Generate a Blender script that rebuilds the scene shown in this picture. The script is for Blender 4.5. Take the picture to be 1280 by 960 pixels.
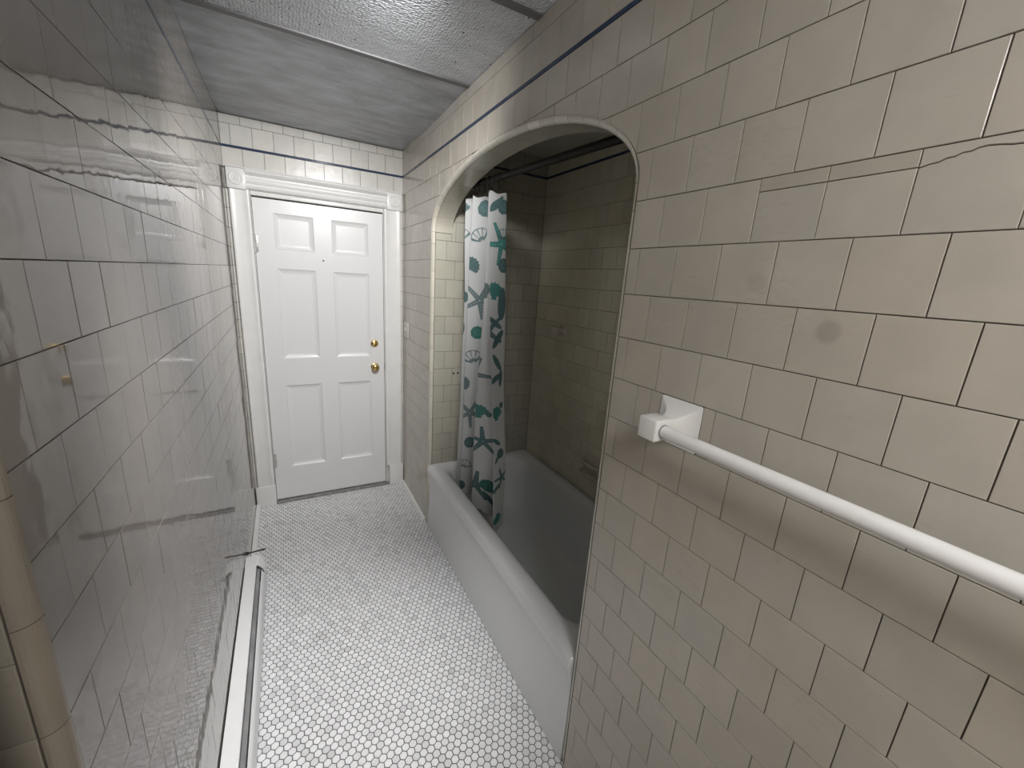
import bpy, bmesh, math, random
import numpy as np
from mathutils import Vector, Matrix

# ------------------------------------------------------------------ camera, light, exposure
for o in list(bpy.data.objects):
    bpy.data.objects.remove(o)
SC = bpy.context.scene
COL = SC.collection
random.seed(7)
PI = math.pi

cam_d = bpy.data.cameras.new('camera')
cam = bpy.data.objects.new('camera', cam_d)
COL.objects.link(cam)
RX = (0.8762758484765887, -0.4775484170085319, 0.06393861735508419)
RY = (0.06278091525297225, 0.24474459774962262, 0.967552912533663)
RF = (0.4777019929376825, 0.8438291244588686, -0.2444447067505157)
cam.matrix_world = Matrix(((RX[0], RY[0], -RF[0], 0.2678), (RX[1], RY[1], -RF[1], 0.0),
                           (RX[2], RY[2], -RF[2], 1.6503), (0, 0, 0, 1)))
cam_d.sensor_fit = 'HORIZONTAL'
cam_d.sensor_width = 36.0
cam_d.lens = 505.167 / 1280 * 36.0
cam_d.clip_start = 0.02
SC.camera = cam

world = bpy.data.worlds.new('world')
SC.world = world
world.use_nodes = True
world.node_tree.nodes['Background'].inputs[0].default_value = (0.9, 0.95, 1, 1)
world.node_tree.nodes['Background'].inputs[1].default_value = 0.02

SC.view_settings.view_transform = 'Standard'
SC.view_settings.look = 'None'
SC.view_settings.gamma = 1.0
SC.view_settings.use_curve_mapping = False
SC.view_settings.exposure = 0.12

H_CEIL = 2.463
LAMP_POS = (0.42, -0.62)     # round glass drum lamp on the ceiling above the camera
LAMP_POWER = 28.0            # emission strength of its glass
SPOT_POS = (0.70, 1.05, H_CEIL - 0.006)   # unseen spot added to brighten the door wall
SPOT_AIM = (0.30, 3.06, 1.40)
SPOT_POWER = 138.0
SPOT2_POS = (0.42, 0.84, H_CEIL - 0.006)  # second unseen spot, added to brighten the passage floor
SPOT2_AIM = (0.20, 1.40, 0.0)
SPOT2_POWER = 130.0
SPOT3_POS = (0.26, 0.96, H_CEIL - 0.006)  # third unseen spot, added to lift the wall above the arch
SPOT3_AIM = (1.026, 2.00, 2.34)
SPOT3_POWER = 44.0
LAMP_COLOR = (1.0, 0.985, 0.972)

# ------------------------------------------------------------------ measurements of the room (metres)
W, D, H = 1.026, 3.057, 2.463        # right wall, door wall, ceiling
T = 0.1092                           # tile course (4 1/4 in + joint)
PITCH = 0.108
ZS0, ZS1 = 2.2945, 2.3065            # navy liner strip
Y_CORNER = 0.587                     # near end of the left wall
X_OUT, Y_NEAR = -0.30, -1.10         # depth of the niche added at the near left corner; wall behind the camera
Y_NICHE = 0.47                       # near edge of that niche, where the added wall ends
AY0, AY1, AZS = 0.81, 2.38, 1.90     # arch jambs and spring height
AC, AA, AB = 1.595, 0.785, 0.271     # arch ellipse
WT = 0.12                            # arch wall thickness
XB, HA = 1.77, 2.415                 # alcove back wall and ceiling


# ------------------------------------------------------------------ helpers
def link(o, parent=None):
    COL.objects.link(o)
    if parent is not None:
        o.parent = parent
    return o


def mesh_obj(name, verts, faces, mats, parent=None, midx=None, smooth=False, tint=None, edges=()):
    me = bpy.data.meshes.new(name)
    me.from_pydata([tuple(v) for v in verts], list(edges), faces)
    if not isinstance(mats, (list, tuple)):
        mats = [mats]
    for m in mats:
        me.materials.append(m)
    if midx is not None:
        me.polygons.foreach_set('material_index', midx)
    if smooth:
        me.polygons.foreach_set('use_smooth', [True] * len(me.polygons))
    if tint is not None:
        a = me.attributes.new('tint', 'FLOAT_COLOR', 'POINT')
        a.data.foreach_set('color', np.asarray(tint, dtype=np.float32).ravel())
    me.update()
    return link(bpy.data.objects.new(name, me), parent)


def bm_obj(name, bm, mat, parent=None, smooth=None):
    bmesh.ops.recalc_face_normals(bm, faces=bm.faces)
    me = bpy.data.meshes.new(name)
    bm.to_mesh(me)
    bm.free()
    me.materials.append(mat)
    if smooth is not None:
        me.polygons.foreach_set('use_smooth', [True] * len(me.polygons))
        if smooth > 0:
            me.set_sharp_from_angle(angle=smooth)
    me.update()
    return link(bpy.data.objects.new(name, me), parent)


def tag(o, label, cat, group=None, kind=None):
    o['label'] = label
    o['category'] = cat
    if group:
        o['group'] = group
    if kind:
        o['kind'] = kind
    return o


def empty(name, loc=(0, 0, 0)):
    o = bpy.data.objects.new(name, None)
    o.location = loc
    o.empty_display_size = 0.05
    COL.objects.link(o)
    return o


def b_box(bm, x0, x1, y0, y1, z0, z1, bev=0.0, seg=2):
    vs = [bm.verts.new(p) for p in ((x0, y0, z0), (x1, y0, z0), (x1, y1, z0), (x0, y1, z0),
                                    (x0, y0, z1), (x1, y0, z1), (x1, y1, z1), (x0, y1, z1))]
    fs = [bm.faces.new([vs[i] for i in f]) for f in
          ((0, 3, 2, 1), (4, 5, 6, 7), (0, 1, 5, 4), (1, 2, 6, 5), (2, 3, 7, 6), (3, 0, 4, 7))]
    if bev > 0:
        es = list({e for f in fs for e in f.edges})
        bmesh.ops.bevel(bm, geom=es, offset=bev, segments=seg, profile=0.5, affect='EDGES')


def box_obj(name, b, mat, parent=None, bev=0.002):
    bm = bmesh.new()
    b_box(bm, *b, bev=bev)
    return bm_obj(name, bm, mat, parent, smooth=math.radians(35))


def b_loft(bm, loops, cap0=True, cap1=True, closed=True):
    rings = [[bm.verts.new(p) for p in L] for L in loops]
    n = len(rings[0])
    for a, b in zip(rings, rings[1:]):
        for i in range(n if closed else n - 1):
            j = (i + 1) % n
            bm.faces.new((a[i], a[j], b[j], b[i]))
    if cap0:
        bm.faces.new(rings[0][::-1])
    if cap1:
        bm.faces.new(rings[-1])
    return rings


def frame_of(axis):
    w = Vector(axis).normalized()
    u = w.orthogonal().normalized()
    return u, w.cross(u), w


def b_lathe(bm, origin, axis, prof, n=32, cap0=True, cap1=True):
    """prof: list of (distance along axis, radius)"""
    u, v, w = frame_of(axis)
    o = Vector(origin)
    loops = []
    for d, r in prof:
        r = max(r, 1e-5)
        loops.append([o + w * d + (u * math.cos(2 * PI * k / n) + v * math.sin(2 * PI * k / n)) * r for k in range(n)])
    b_loft(bm, loops, cap0, cap1)


def b_tube(bm, pts, r, n=12, caps=True):
    pts = [Vector(p) for p in pts]
    loops = []
    prev_u = None
    for i, p in enumerate(pts):
        t = (pts[min(i + 1, len(pts) - 1)] - pts[max(i - 1, 0)]).normalized()
        if prev_u is None:
            u = t.orthogonal().normalized()
        else:
            u = (prev_u - t * prev_u.dot(t)).normalized()
        prev_u = u
        v = t.cross(u)
        rr = r[i] if isinstance(r, (list, tuple)) else r
        loops.append([p + (u * math.cos(2 * PI * k / n) + v * math.sin(2 * PI * k / n)) * rr for k in range(n)])
    b_loft(bm, loops, caps, caps)


def b_torus(bm, c, axis, R, r, n=24, m=8):
    u, v, w = frame_of(axis)
    c = Vector(c)
    rings = []
    for i in range(n):
        a = 2 * PI * i / n
        d = u * math.cos(a) + v * math.sin(a)
        rings.append([bm.verts.new(c + d * (R + r * math.cos(2 * PI * j / m)) + w * (r * math.sin(2 * PI * j / m))) for j in range(m)])
    for i in range(n):
        A, B = rings[i], rings[(i + 1) % n]
        for j in range(m):
            k = (j + 1) % m
            bm.faces.new((A[j], B[j], B[k], A[k]))


# ------------------------------------------------------------------ materials
def new_mat(name):
    m = bpy.data.materials.new(name)
    m.use_nodes = True
    nt = m.node_tree
    b = nt.nodes['Principled BSDF']
    return m, nt, b


def N(nt, typ, **kw):
    n = nt.nodes.new(typ)
    for k, v in kw.items():
        if k.startswith('i_'):
            n.inputs[int(k[2:])].default_value = v
        else:
            setattr(n, k, v)
    return n


def simple(name, col, rough=0.5, metal=0.0, bump=0.0, bscale=60, ior=None, var=0.0):
    m, nt, b = new_mat(name)
    b.inputs['Base Color'].default_value = (*col, 1)
    b.inputs['Roughness'].default_value = rough
    b.inputs['Metallic'].default_value = metal
    tc = N(nt, 'ShaderNodeTexCoord')
    no = N(nt, 'ShaderNodeTexNoise')
    no.inputs['Scale'].default_value = bscale
    no.inputs['Detail'].default_value = 3
    nt.links.new(tc.outputs['Object'], no.inputs['Vector'])
    if bump > 0:
        bp = N(nt, 'ShaderNodeBump')
        bp.inputs['Strength'].default_value = bump
        bp.inputs['Distance'].default_value = 0.002
        nt.links.new(no.outputs['Fac'], bp.inputs['Height'])
        nt.links.new(bp.outputs['Normal'], b.inputs['Normal'])
    if var > 0:
        n2 = N(nt, 'ShaderNodeTexNoise')
        n2.inputs['Scale'].default_value = bscale * 0.15
        n2.inputs['Detail'].default_value = 4
        nt.links.new(tc.outputs['Object'], n2.inputs['Vector'])
        mr = N(nt, 'ShaderNodeMapRange')
        mr.inputs['From Min'].default_value = 0.3
        mr.inputs['From Max'].default_value = 0.7
        mr.inputs['To Min'].default_value = 1 - var
        mr.inputs['To Max'].default_value = 1 + var * 0.4
        nt.links.new(n2.outputs['Fac'], mr.inputs['Value'])
        mx = N(nt, 'ShaderNodeMix', data_type='RGBA', blend_type='MULTIPLY')
        mx.inputs[0].default_value = 1
        mx.inputs[6].default_value = (*col, 1)
        nt.links.new(mr.outputs['Result'], mx.inputs[7])
        nt.links.new(mx.outputs[2], b.inputs['Base Color'])
    return m


def tile_material(name, rough, wave, grain, streak=0.16, ior=1.5):
    """glazed wall tile: colour of each tile from its 'tint', wavy hand-made glaze, faint crazing streaks"""
    m, nt, b = new_mat(name)
    L = nt.links.new
    at = N(nt, 'ShaderNodeAttribute', attribute_name='tint')
    tc = N(nt, 'ShaderNodeTexCoord')
    # crazing streaks
    mp = N(nt, 'ShaderNodeMapping')
    mp.inputs['Scale'].default_value = (1.0, 0.35, 1.6)
    mp.inputs['Rotation'].default_value = (0.35, 0, 0)
    L(tc.outputs['Object'], mp.inputs['Vector'])
    n1 = N(nt, 'ShaderNodeTexNoise')
    n1.inputs['Scale'].default_value = 130
    n1.inputs['Detail'].default_value = 3
    n1.inputs['Distortion'].default_value = 0.6
    L(mp.outputs['Vector'], n1.inputs['Vector'])
    n2 = N(nt, 'ShaderNodeTexNoise')
    n2.inputs['Scale'].default_value = 7
    n2.inputs['Detail'].default_value = 2
    L(tc.outputs['Object'], n2.inputs['Vector'])
    m1 = N(nt, 'ShaderNodeMapRange')
    m1.inputs['From Min'].default_value = 0.52
    m1.inputs['From Max'].default_value = 0.72
    L(n1.outputs['Fac'], m1.inputs['Value'])
    m2 = N(nt, 'ShaderNodeMapRange')
    m2.inputs['From Min'].default_value = 0.5
    m2.inputs['From Max'].default_value = 0.68
    L(n2.outputs['Fac'], m2.inputs['Value'])
    mu = N(nt, 'ShaderNodeMath', operation='MULTIPLY')
    L(m1.outputs[0], mu.inputs[0])
    L(m2.outputs[0], mu.inputs[1])
    mu2 = N(nt, 'ShaderNodeMath', operation='MULTIPLY')
    mu2.inputs[1].default_value = streak
    L(mu.outputs[0], mu2.inputs[0])
    mx = N(nt, 'ShaderNodeMix', data_type='RGBA', blend_type='MULTIPLY')
    L(mu2.outputs[0], mx.inputs[0])
    L(at.outputs['Color'], mx.inputs[6])
    mx.inputs[7].default_value = (0.25, 0.22, 0.18, 1)
    # soft stains
    n3 = N(nt, 'ShaderNodeTexNoise')
    n3.inputs['Scale'].default_value = 14
    n3.inputs['Detail'].default_value = 4
    L(tc.outputs['Object'], n3.inputs['Vector'])
    m3 = N(nt, 'ShaderNodeMapRange')
    m3.inputs['From Min'].default_value = 0.3
    m3.inputs['From Max'].default_value = 0.7
    m3.inputs['To Min'].default_value = 0.94
    m3.inputs['To Max'].default_value = 1.03
    L(n3.outputs['Fac'], m3.inputs['Value'])
    mx2 = N(nt, 'ShaderNodeMix', data_type='RGBA', blend_type='MULTIPLY')
    mx2.inputs[0].default_value = 1
    L(mx.outputs[2], mx2.inputs[6])
    L(m3.outputs[0], mx2.inputs[7])
    last = mx2.outputs[2]
    for (px, py, pz), rad, k in (((1.026, 0.325, 1.605), 0.021, 0.80), ((1.026, 0.458, 1.677), 0.020, 0.90)):
        vm = N(nt, 'ShaderNodeVectorMath', operation='DISTANCE')
        L(tc.outputs['Object'], vm.inputs[0])
        vm.inputs[1].default_value = (px, py, pz)
        ms = N(nt, 'ShaderNodeMapRange', interpolation_type='SMOOTHSTEP')
        ms.inputs['From Min'].default_value = rad * 0.55
        ms.inputs['From Max'].default_value = rad * 1.15
        ms.inputs['To Min'].default_value = k
        ms.inputs['To Max'].default_value = 1.0
        L(vm.outputs['Value'], ms.inputs['Value'])
        m4 = N(nt, 'ShaderNodeMix', data_type='RGBA', blend_type='MULTIPLY')
        m4.inputs[0].default_value = 1
        L(last, m4.inputs[6])
        L(ms.outputs[0], m4.inputs[7])
        last = m4.outputs[2]
    L(last, b.inputs['Base Color'])
    b.inputs['Roughness'].default_value = rough
    b.inputs['IOR'].default_value = ior
    # glaze waviness
    n4 = N(nt, 'ShaderNodeTexNoise')
    n4.inputs['Scale'].default_value = 22
    n4.inputs['Detail'].default_value = 1.5
    L(tc.outputs['Object'], n4.inputs['Vector'])
    bp = N(nt, 'ShaderNodeBump')
    bp.inputs['Strength'].default_value = 1.0
    bp.inputs['Distance'].default_value = wave
    L(n4.outputs['Fac'], bp.inputs['Height'])
    n5 = N(nt, 'ShaderNodeTexNoise')
    n5.inputs['Scale'].default_value = 260
    n5.inputs['Detail'].default_value = 2
    L(tc.outputs['Object'], n5.inputs['Vector'])
    bp2 = N(nt, 'ShaderNodeBump')
    bp2.inputs['Strength'].default_value = 1.0
    bp2.inputs['Distance'].default_value = grain
    L(n5.outputs['Fac'], bp2.inputs['Height'])
    L(bp.outputs['Normal'], bp2.inputs['Normal'])
    L(bp2.outputs['Normal'], b.inputs['Normal'])
    return m


M_TILE = tile_material('glazed_tile', 0.17, 0.0012, 0.00008)
M_TILE_L = tile_material('glazed_tile_left', 0.035, 0.0005, 0.00002, 0.08, 1.6)
M_TILE_B = tile_material('pale_wall_tile', 0.30, 0.0008, 0.00005, 0.08)
M_TRIM = tile_material('trim_tile', 0.14, 0.0008, 0.00005, 0.10)
M_GROUT = simple('grout', (0.075, 0.062, 0.05), 0.9, bump=0.3, bscale=300)
M_NAVY = simple('navy_liner', (0.03, 0.055, 0.11), 0.15)
M_PLASTER = simple('plaster', (0.45, 0.43, 0.40), 0.8)
M_PAINT = simple('white_gloss_paint', (0.76, 0.765, 0.77), 0.30, bump=0.12, bscale=45)
M_TRIMPAINT = simple('white_trim_paint', (0.80, 0.80, 0.79), 0.33, bump=0.12, bscale=60, var=0.05)
M_BASE = simple('white_base_paint', (0.86, 0.86, 0.85), 0.3)
M_ENAMEL = simple('tub_enamel', (0.72, 0.735, 0.745), 0.16, bump=0.02, bscale=20)
M_CERAMIC = simple('white_ceramic', (0.86, 0.855, 0.84), 0.16)
M_CREAM = simple('cream_ceramic', (0.62, 0.58, 0.49), 0.16)
M_BARWHITE = simple('white_bar', (0.88, 0.87, 0.87), 0.22)
M_BRONZE = simple('dark_bronze', (0.014, 0.011, 0.009), 0.5, metal=0.1)
M_BRONZE.node_tree.nodes['Principled BSDF'].inputs['Specular IOR Level'].default_value = 0.15
M_BRASS = simple('brass', (0.72, 0.52, 0.22), 0.22, metal=1.0)
M_STEEL = simple('painted_steel', (0.88, 0.89, 0.90), 0.35)
M_GREYSTEEL = simple('worn_grey_steel', (0.36, 0.36, 0.37), 0.5, metal=0.2, bscale=80, var=0.35)
M_DARK = simple('dark_gap', (0.012, 0.012, 0.012), 0.8)  # black for wall plugs; also stands in for shade in gaps
M_IRON = simple('dark_iron', (0.03, 0.025, 0.022), 0.5, metal=0.5)
M_WOOD = simple('grey_threshold', (0.30, 0.30, 0.30), 0.6, bscale=200, var=0.4)
M_GREYSTRIP = simple('grey_strip', (0.17, 0.17, 0.175), 0.5, metal=0.3)
M_SWITCH = simple('switch_plastic', (0.62, 0.60, 0.54), 0.3)
M_HINGE = simple('painted_hinge', (0.55, 0.55, 0.53), 0.35, metal=0.3, bscale=300, var=0.3)
M_REVEAL = simple('alcove_plaster', (0.36, 0.345, 0.30), 0.6)


def floor_material():
    m, nt, b = new_mat('hex_mosaic')
    L = nt.links.new
    at = N(nt, 'ShaderNodeAttribute', attribute_name='tint')
    tc = N(nt, 'ShaderNodeTexCoord')
    n = N(nt, 'ShaderNodeTexNoise')
    n.inputs['Scale'].default_value = 120
    n.inputs['Detail'].default_value = 3
    L(tc.outputs['Object'], n.inputs['Vector'])
    mr = N(nt, 'ShaderNodeMapRange')
    mr.inputs['From Min'].default_value = 0.3
    mr.inputs['From Max'].default_value = 0.7
    mr.inputs['To Min'].default_value = 0.93
    mr.inputs['To Max'].default_value = 1.04
    L(n.outputs['Fac'], mr.inputs['Value'])
    mx = N(nt, 'ShaderNodeMix', data_type='RGBA', blend_type='MULTIPLY')
    mx.inputs[0].default_value = 1
    L(at.outputs['Color'], mx.inputs[6])
    L(mr.outputs[0], mx.inputs[7])
    L(mx.outputs[2], b.inputs['Base Color'])
    b.inputs['Roughness'].default_value = 0.42
    return m


M_HEX = floor_material()
M_HEXGROUT = simple('floor_grout', (0.13, 0.13, 0.135), 0.9, bscale=25, var=0.4)


def ceiling_material(name, base, rough, cell, dist, scuff):
    m, nt, b = new_mat(name)
    L = nt.links.new
    tc = N(nt, 'ShaderNodeTexCoord')
    b.inputs['Roughness'].default_value = rough
    n = N(nt, 'ShaderNodeTexNoise')
    n.inputs['Scale'].default_value = 5
    n.inputs['Detail'].default_value = 6
    n.inputs['Roughness'].default_value = 0.65
    mp = N(nt, 'ShaderNodeMapping')
    mp.inputs['Scale'].default_value = (1.0, 2.6, 1.0)
    mp.inputs['Rotation'].default_value = (0, 0, -0.25)
    L(tc.outputs['Object'], mp.inputs['Vector'])
    L(mp.outputs['Vector'], n.inputs['Vector'])
    mr = N(nt, 'ShaderNodeMapRange')
    mr.inputs['From Min'].default_value = 0.35
    mr.inputs['From Max'].default_value = 0.7
    mr.inputs['To Min'].default_value = 1 - scuff
    mr.inputs['To Max'].default_value = 1 + scuff
    L(n.outputs['Fac'], mr.inputs['Value'])
    mx = N(nt, 'ShaderNodeMix', data_type='RGBA', blend_type='MULTIPLY')
    mx.inputs[0].default_value = 1
    mx.inputs[6].default_value = (*base, 1)
    L(mr.outputs[0], mx.inputs[7])
    # sparse dark specks
    v0 = N(nt, 'ShaderNodeTexVoronoi')
    v0.inputs['Scale'].default_value = 42
    L(tc.outputs['Object'], v0.inputs['Vector'])
    sp = N(nt, 'ShaderNodeMath', operation='LESS_THAN')
    sp.inputs[1].default_value = 0.16
    L(v0.outputs['Distance'], sp.inputs[0])
    sep = N(nt, 'ShaderNodeSeparateColor')
    L(v0.outputs['Color'], sep.inputs[0])
    sp2 = N(nt, 'ShaderNodeMath', operation='GREATER_THAN')
    sp2.inputs[1].default_value = 0.88 if cell else 0.985
    L(sep.outputs[0], sp2.inputs[0])
    spm = N(nt, 'ShaderNodeMath', operation='MULTIPLY')
    L(sp.outputs[0], spm.inputs[0])
    L(sp2.outputs[0], spm.inputs[1])
    mx2 = N(nt, 'ShaderNodeMix', data_type='RGBA')
    L(spm.outputs[0], mx2.inputs[0])
    L(mx.outputs[2], mx2.inputs[6])
    mx2.inputs[7].default_value = (0.04, 0.035, 0.03, 1)
    L(mx2.outputs[2], b.inputs['Base Color'])
    if cell:
        mp2 = N(nt, 'ShaderNodeMapping')
        L(tc.outputs['Object'], mp2.inputs['Vector'])
        v = N(nt, 'ShaderNodeTexVoronoi', feature='SMOOTH_F1')
        v.inputs['Scale'].default_value = cell
        v.inputs['Randomness'].default_value = 0.55
        v.inputs['Smoothness'].default_value = 0.25
        L(mp2.outputs['Vector'], v.inputs['Vector'])
        bp = N(nt, 'ShaderNodeBump', invert=True)
        bp.inputs['Strength'].default_value = 1.0
        bp.inputs['Distance'].default_value = dist
        L(v.outputs['Distance'], bp.inputs['Height'])
    else:
        bp = N(nt, 'ShaderNodeBump')
        bp.inputs['Strength'].default_value = 1.0
        bp.inputs['Distance'].default_value = dist
        L(n.outputs['Fac'], bp.inputs['Height'])
    L(bp.outputs['Normal'], b.inputs['Normal'])
    return m


M_CEIL_NEAR = ceiling_material('pebbled_plastic_panel', (0.66, 0.69, 0.735), 0.26, 95, 0.006, 0.10)
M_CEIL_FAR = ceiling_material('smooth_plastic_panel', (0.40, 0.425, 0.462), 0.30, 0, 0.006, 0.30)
M_CEIL_PLAIN = simple('alcove_ceiling_paint', (0.50, 0.485, 0.44), 0.6, var=0.08)


def glow_mat():
    m, nt, b = new_mat('lit_glass')
    b.inputs['Base Color'].default_value = (0.9, 0.9, 0.9, 1)
    b.inputs['Emission Color'].default_value = (*LAMP_COLOR, 1)
    b.inputs['Emission Strength'].default_value = LAMP_POWER
    return m


M_GLOW = glow_mat()


# ------------------------------------------------------------------ tiled surfaces
def inset_poly(P, d):
    n = len(P)
    out = []
    for i in range(n):
        a, b, c = P[i - 1], P[i], P[(i + 1) % n]
        e1 = (b[0] - a[0], b[1] - a[1])
        e2 = (c[0] - b[0], c[1] - b[1])
        l1, l2 = math.hypot(*e1) or 1e-9, math.hypot(*e2) or 1e-9
        n1 = (-e1[1] / l1, e1[0] / l1)
        n2 = (-e2[1] / l2, e2[0] / l2)
        k = 1 + n1[0] * n2[0] + n1[1] * n2[1]
        k = max(k, 0.35)
        out.append((b[0] + d * (n1[0] + n2[0]) / k, b[1] + d * (n1[1] + n2[1]) / k))
    return out


def area(P):
    return 0.5 * sum(P[i - 1][0] * P[i][1] - P[i][0] * P[i - 1][1] for i in range(len(P)))


def clip_half(P, a, b):
    """part of convex/concave polygon P to the right of directed line a->b (outside a CCW polygon)"""
    out = []
    def s(p):
        return (b[0] - a[0]) * (p[1] - a[1]) - (b[1] - a[1]) * (p[0] - a[0])
    for i in range(len(P)):
        p, q = P[i - 1], P[i]
        sp, sq = s(p), s(q)
        if (sp <= 0) != (sq <= 0):
            t = sp / (sp - sq)
            out.append((p[0] + t * (q[0] - p[0]), p[1] + t * (q[1] - p[1])))
        if sq <= 0:
            out.append(q)
    return out


def in_convex(C, p):
    return all((C[i][0] - C[i - 1][0]) * (p[1] - C[i - 1][1]) - (C[i][1] - C[i - 1][1]) * (p[0] - C[i - 1][0]) > 1e-9
               for i in range(len(C)))


def subtract_convex(P, C):
    """P minus the convex CCW polygon C, for a P crossed once by C's outline"""
    ins = [in_convex(C, p) for p in P]
    if all(ins):
        return []
    cross = []
    pts = []
    for i in range(len(P)):
        p, q = P[i], P[(i + 1) % len(P)]
        pts.append((p, ins[i], None))
        hits = []
        for j in range(len(C)):
            a, b = C[j - 1], C[j]
            d = (q[0] - p[0]) * (b[1] - a[1]) - (q[1] - p[1]) * (b[0] - a[0])
            if abs(d) < 1e-12:
                continue
            t = ((a[0] - p[0]) * (b[1] - a[1]) - (a[1] - p[1]) * (b[0] - a[0])) / d
            u = ((a[0] - p[0]) * (q[1] - p[1]) - (a[1] - p[1]) * (q[0] - p[0])) / d
            if 1e-7 < t < 1 - 1e-7 and 0 <= u < 1:
                hits.append((t, (p[0] + t * (q[0] - p[0]), p[1] + t * (q[1] - p[1])), j))
        for h in sorted(hits):
            pts.append((h[1], None, h[2]))
            cross.append(len(pts) - 1)
    if not cross:
        return [P]
    if len(cross) != 2:
        # several crossings: cut along the outline's half planes instead
        res, rest = [], P
        for j in range(len(C)):
            piece = clip_half(rest, C[j - 1], C[j])
            if len(piece) > 2 and area(piece) > 2e-5:
                res.append(piece)
            rest2 = []
            a, b = C[j], C[j - 1]
            rest2 = clip_half(rest, a, b)
            rest = rest2
            if len(rest) < 3:
                break
        return res
    out = []
    n = len(pts)
    # start at an outside vertex after a crossing
    c0, c1 = cross
    seg1 = [pts[k % n] for k in range(c0, (c1 if c1 > c0 else c1 + n) + 1)]
    seg2 = [pts[k % n] for k in range(c1, c0 + n + 1)]
    seg = seg1 if not any(s[1] for s in seg1) and (len(seg1) > 2 or any(s[1] for s in seg2)) else seg2
    poly = [s[0] for s in seg]
    jend, jstart = seg[-1][2], seg[0][2]
    # outline vertices between the end crossing (on edge jend) and the start crossing, walked clockwise (reverse)
    m = len(C)
    k = (jend - 1) % m
    stop = (jstart - 1) % m
    add = []
    guard = 0
    while k != stop and guard < m:
        add.append(C[k])
        k = (k - 1) % m
        guard += 1
    if guard >= m * 0.7:
        add = []
        k = jend
        while k != jstart and len(add) < m:
            add.append(C[k])
            k = (k + 1) % m
    poly += add
    return [poly] if abs(area(poly)) > 2e-5 else []


class Tiler:
    """collects raised tiles and plain faces of ONE surface into one mesh"""
    def __init__(s):
        s.v, s.f, s.mi, s.t = [], [], [], []

    def face(s, pts, mi, col=(0.5, 0.5, 0.5)):
        k = len(s.v)
        s.v += [tuple(p) for p in pts]
        s.t += [(*col, 1)] * len(pts)
        s.f.append(list(range(k, k + len(pts))))
        s.mi.append(mi)

    def box(s, x0, x1, y0, y1, z0, z1, mi):
        c = [(x0, y0, z0), (x1, y0, z0), (x1, y1, z0), (x0, y1, z0), (x0, y0, z1), (x1, y0, z1), (x1, y1, z1), (x0, y1, z1)]
        for f in ((0, 3, 2, 1), (4, 5, 6, 7), (0, 1, 5, 4), (1, 2, 6, 5), (2, 3, 7, 6), (3, 0, 4, 7)):
            s.face([c[i] for i in f], mi)

    def tile(s, poly, o, u, v, n, col, mi=0, gap=0.0015, th=0.0020, bev=0.0009, tilt=0.0022):
        if len(poly) < 3:
            return
        if area(poly) < 0:
            poly = poly[::-1]
        cl = [poly[0]]
        for p in poly[1:]:
            if math.hypot(p[0] - cl[-1][0], p[1] - cl[-1][1]) > 1e-4:
                cl.append(p)
        if math.hypot(cl[0][0] - cl[-1][0], cl[0][1] - cl[-1][1]) < 1e-4:
            cl.pop()
        if len(cl) < 3:
            return
        poly = cl
        w = max(p[0] for p in poly) - min(p[0] for p in poly)
        h = max(p[1] for p in poly) - min(p[1] for p in poly)
        if min(w, h) < 0.008:
            return
        base = inset_poly(poly, gap / 2)
        mid = inset_poly(poly, gap / 2 + bev * 0.3)
        top = inset_poly(poly, gap / 2 + bev)
        cx = sum(p[0] for p in poly) / len(poly)
        cy = sum(p[1] for p in poly) / len(poly)
        tu, tv = random.gauss(0, tilt), random.gauss(0, tilt)
        dz = random.uniform(-0.0003, 0.0003)
        o, u, v, n = Vector(o), Vector(u), Vector(v), Vector(n)
        def P(p, hgt, k):
            hh = hgt + (tu * (p[0] - cx) + tv * (p[1] - cy) + dz) * k
            return o + u * p[0] + v * p[1] + n * hh
        k0 = len(s.v)
        m = len(poly)
        s.v += [tuple(P(p, 0, 0)) for p in base] + [tuple(P(p, th - bev * 0.45, 1)) for p in mid] + [tuple(P(p, th, 1)) for p in top]
        s.t += [(*col, 1)] * (3 * m)
        flip = u.cross(v).dot(n) < 0
        for r in (0, 1):
            for i in range(m):
                j = (i + 1) % m
                f = [k0 + r * m + i, k0 + r * m + j, k0 + (r + 1) * m + j, k0 + (r + 1) * m + i]
                s.f.append(f[::-1] if flip else f)
                s.mi.append(mi)
        f = [k0 + 2 * m + i for i in range(m)]
        s.f.append(f[::-1] if flip else f)
        s.mi.append(mi)

    def build(s, name, mats):
        return mesh_obj(name, s.v, s.f, mats, midx=s.mi, tint=s.t)


def tint(base, spread=0.05):
    k = 1 + random.gauss(0, spread)
    w = random.gauss(0, 0.006)
    return (base[0] * k * (1 + w), base[1] * k, base[2] * k * (1 - w * 1.5))


CREAM = (0.50, 0.465, 0.405)
WHITEISH = (0.62, 0.61, 0.575)
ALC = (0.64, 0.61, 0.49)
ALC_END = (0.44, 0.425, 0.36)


def courses(top):
    """(course index, z0, z1) from the floor up, with the liner strip between course 20 and 21"""
    out = []
    for i in range(0, 21):
        out.append((i, i * T + 0.001, min((i + 1) * T + 0.001, ZS0)))
    z = ZS1
    i = 21
    while z < top - 0.01:
        out.append((i, z, min(z + T, top)))
        z += T
        i += 1
    return out


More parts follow.
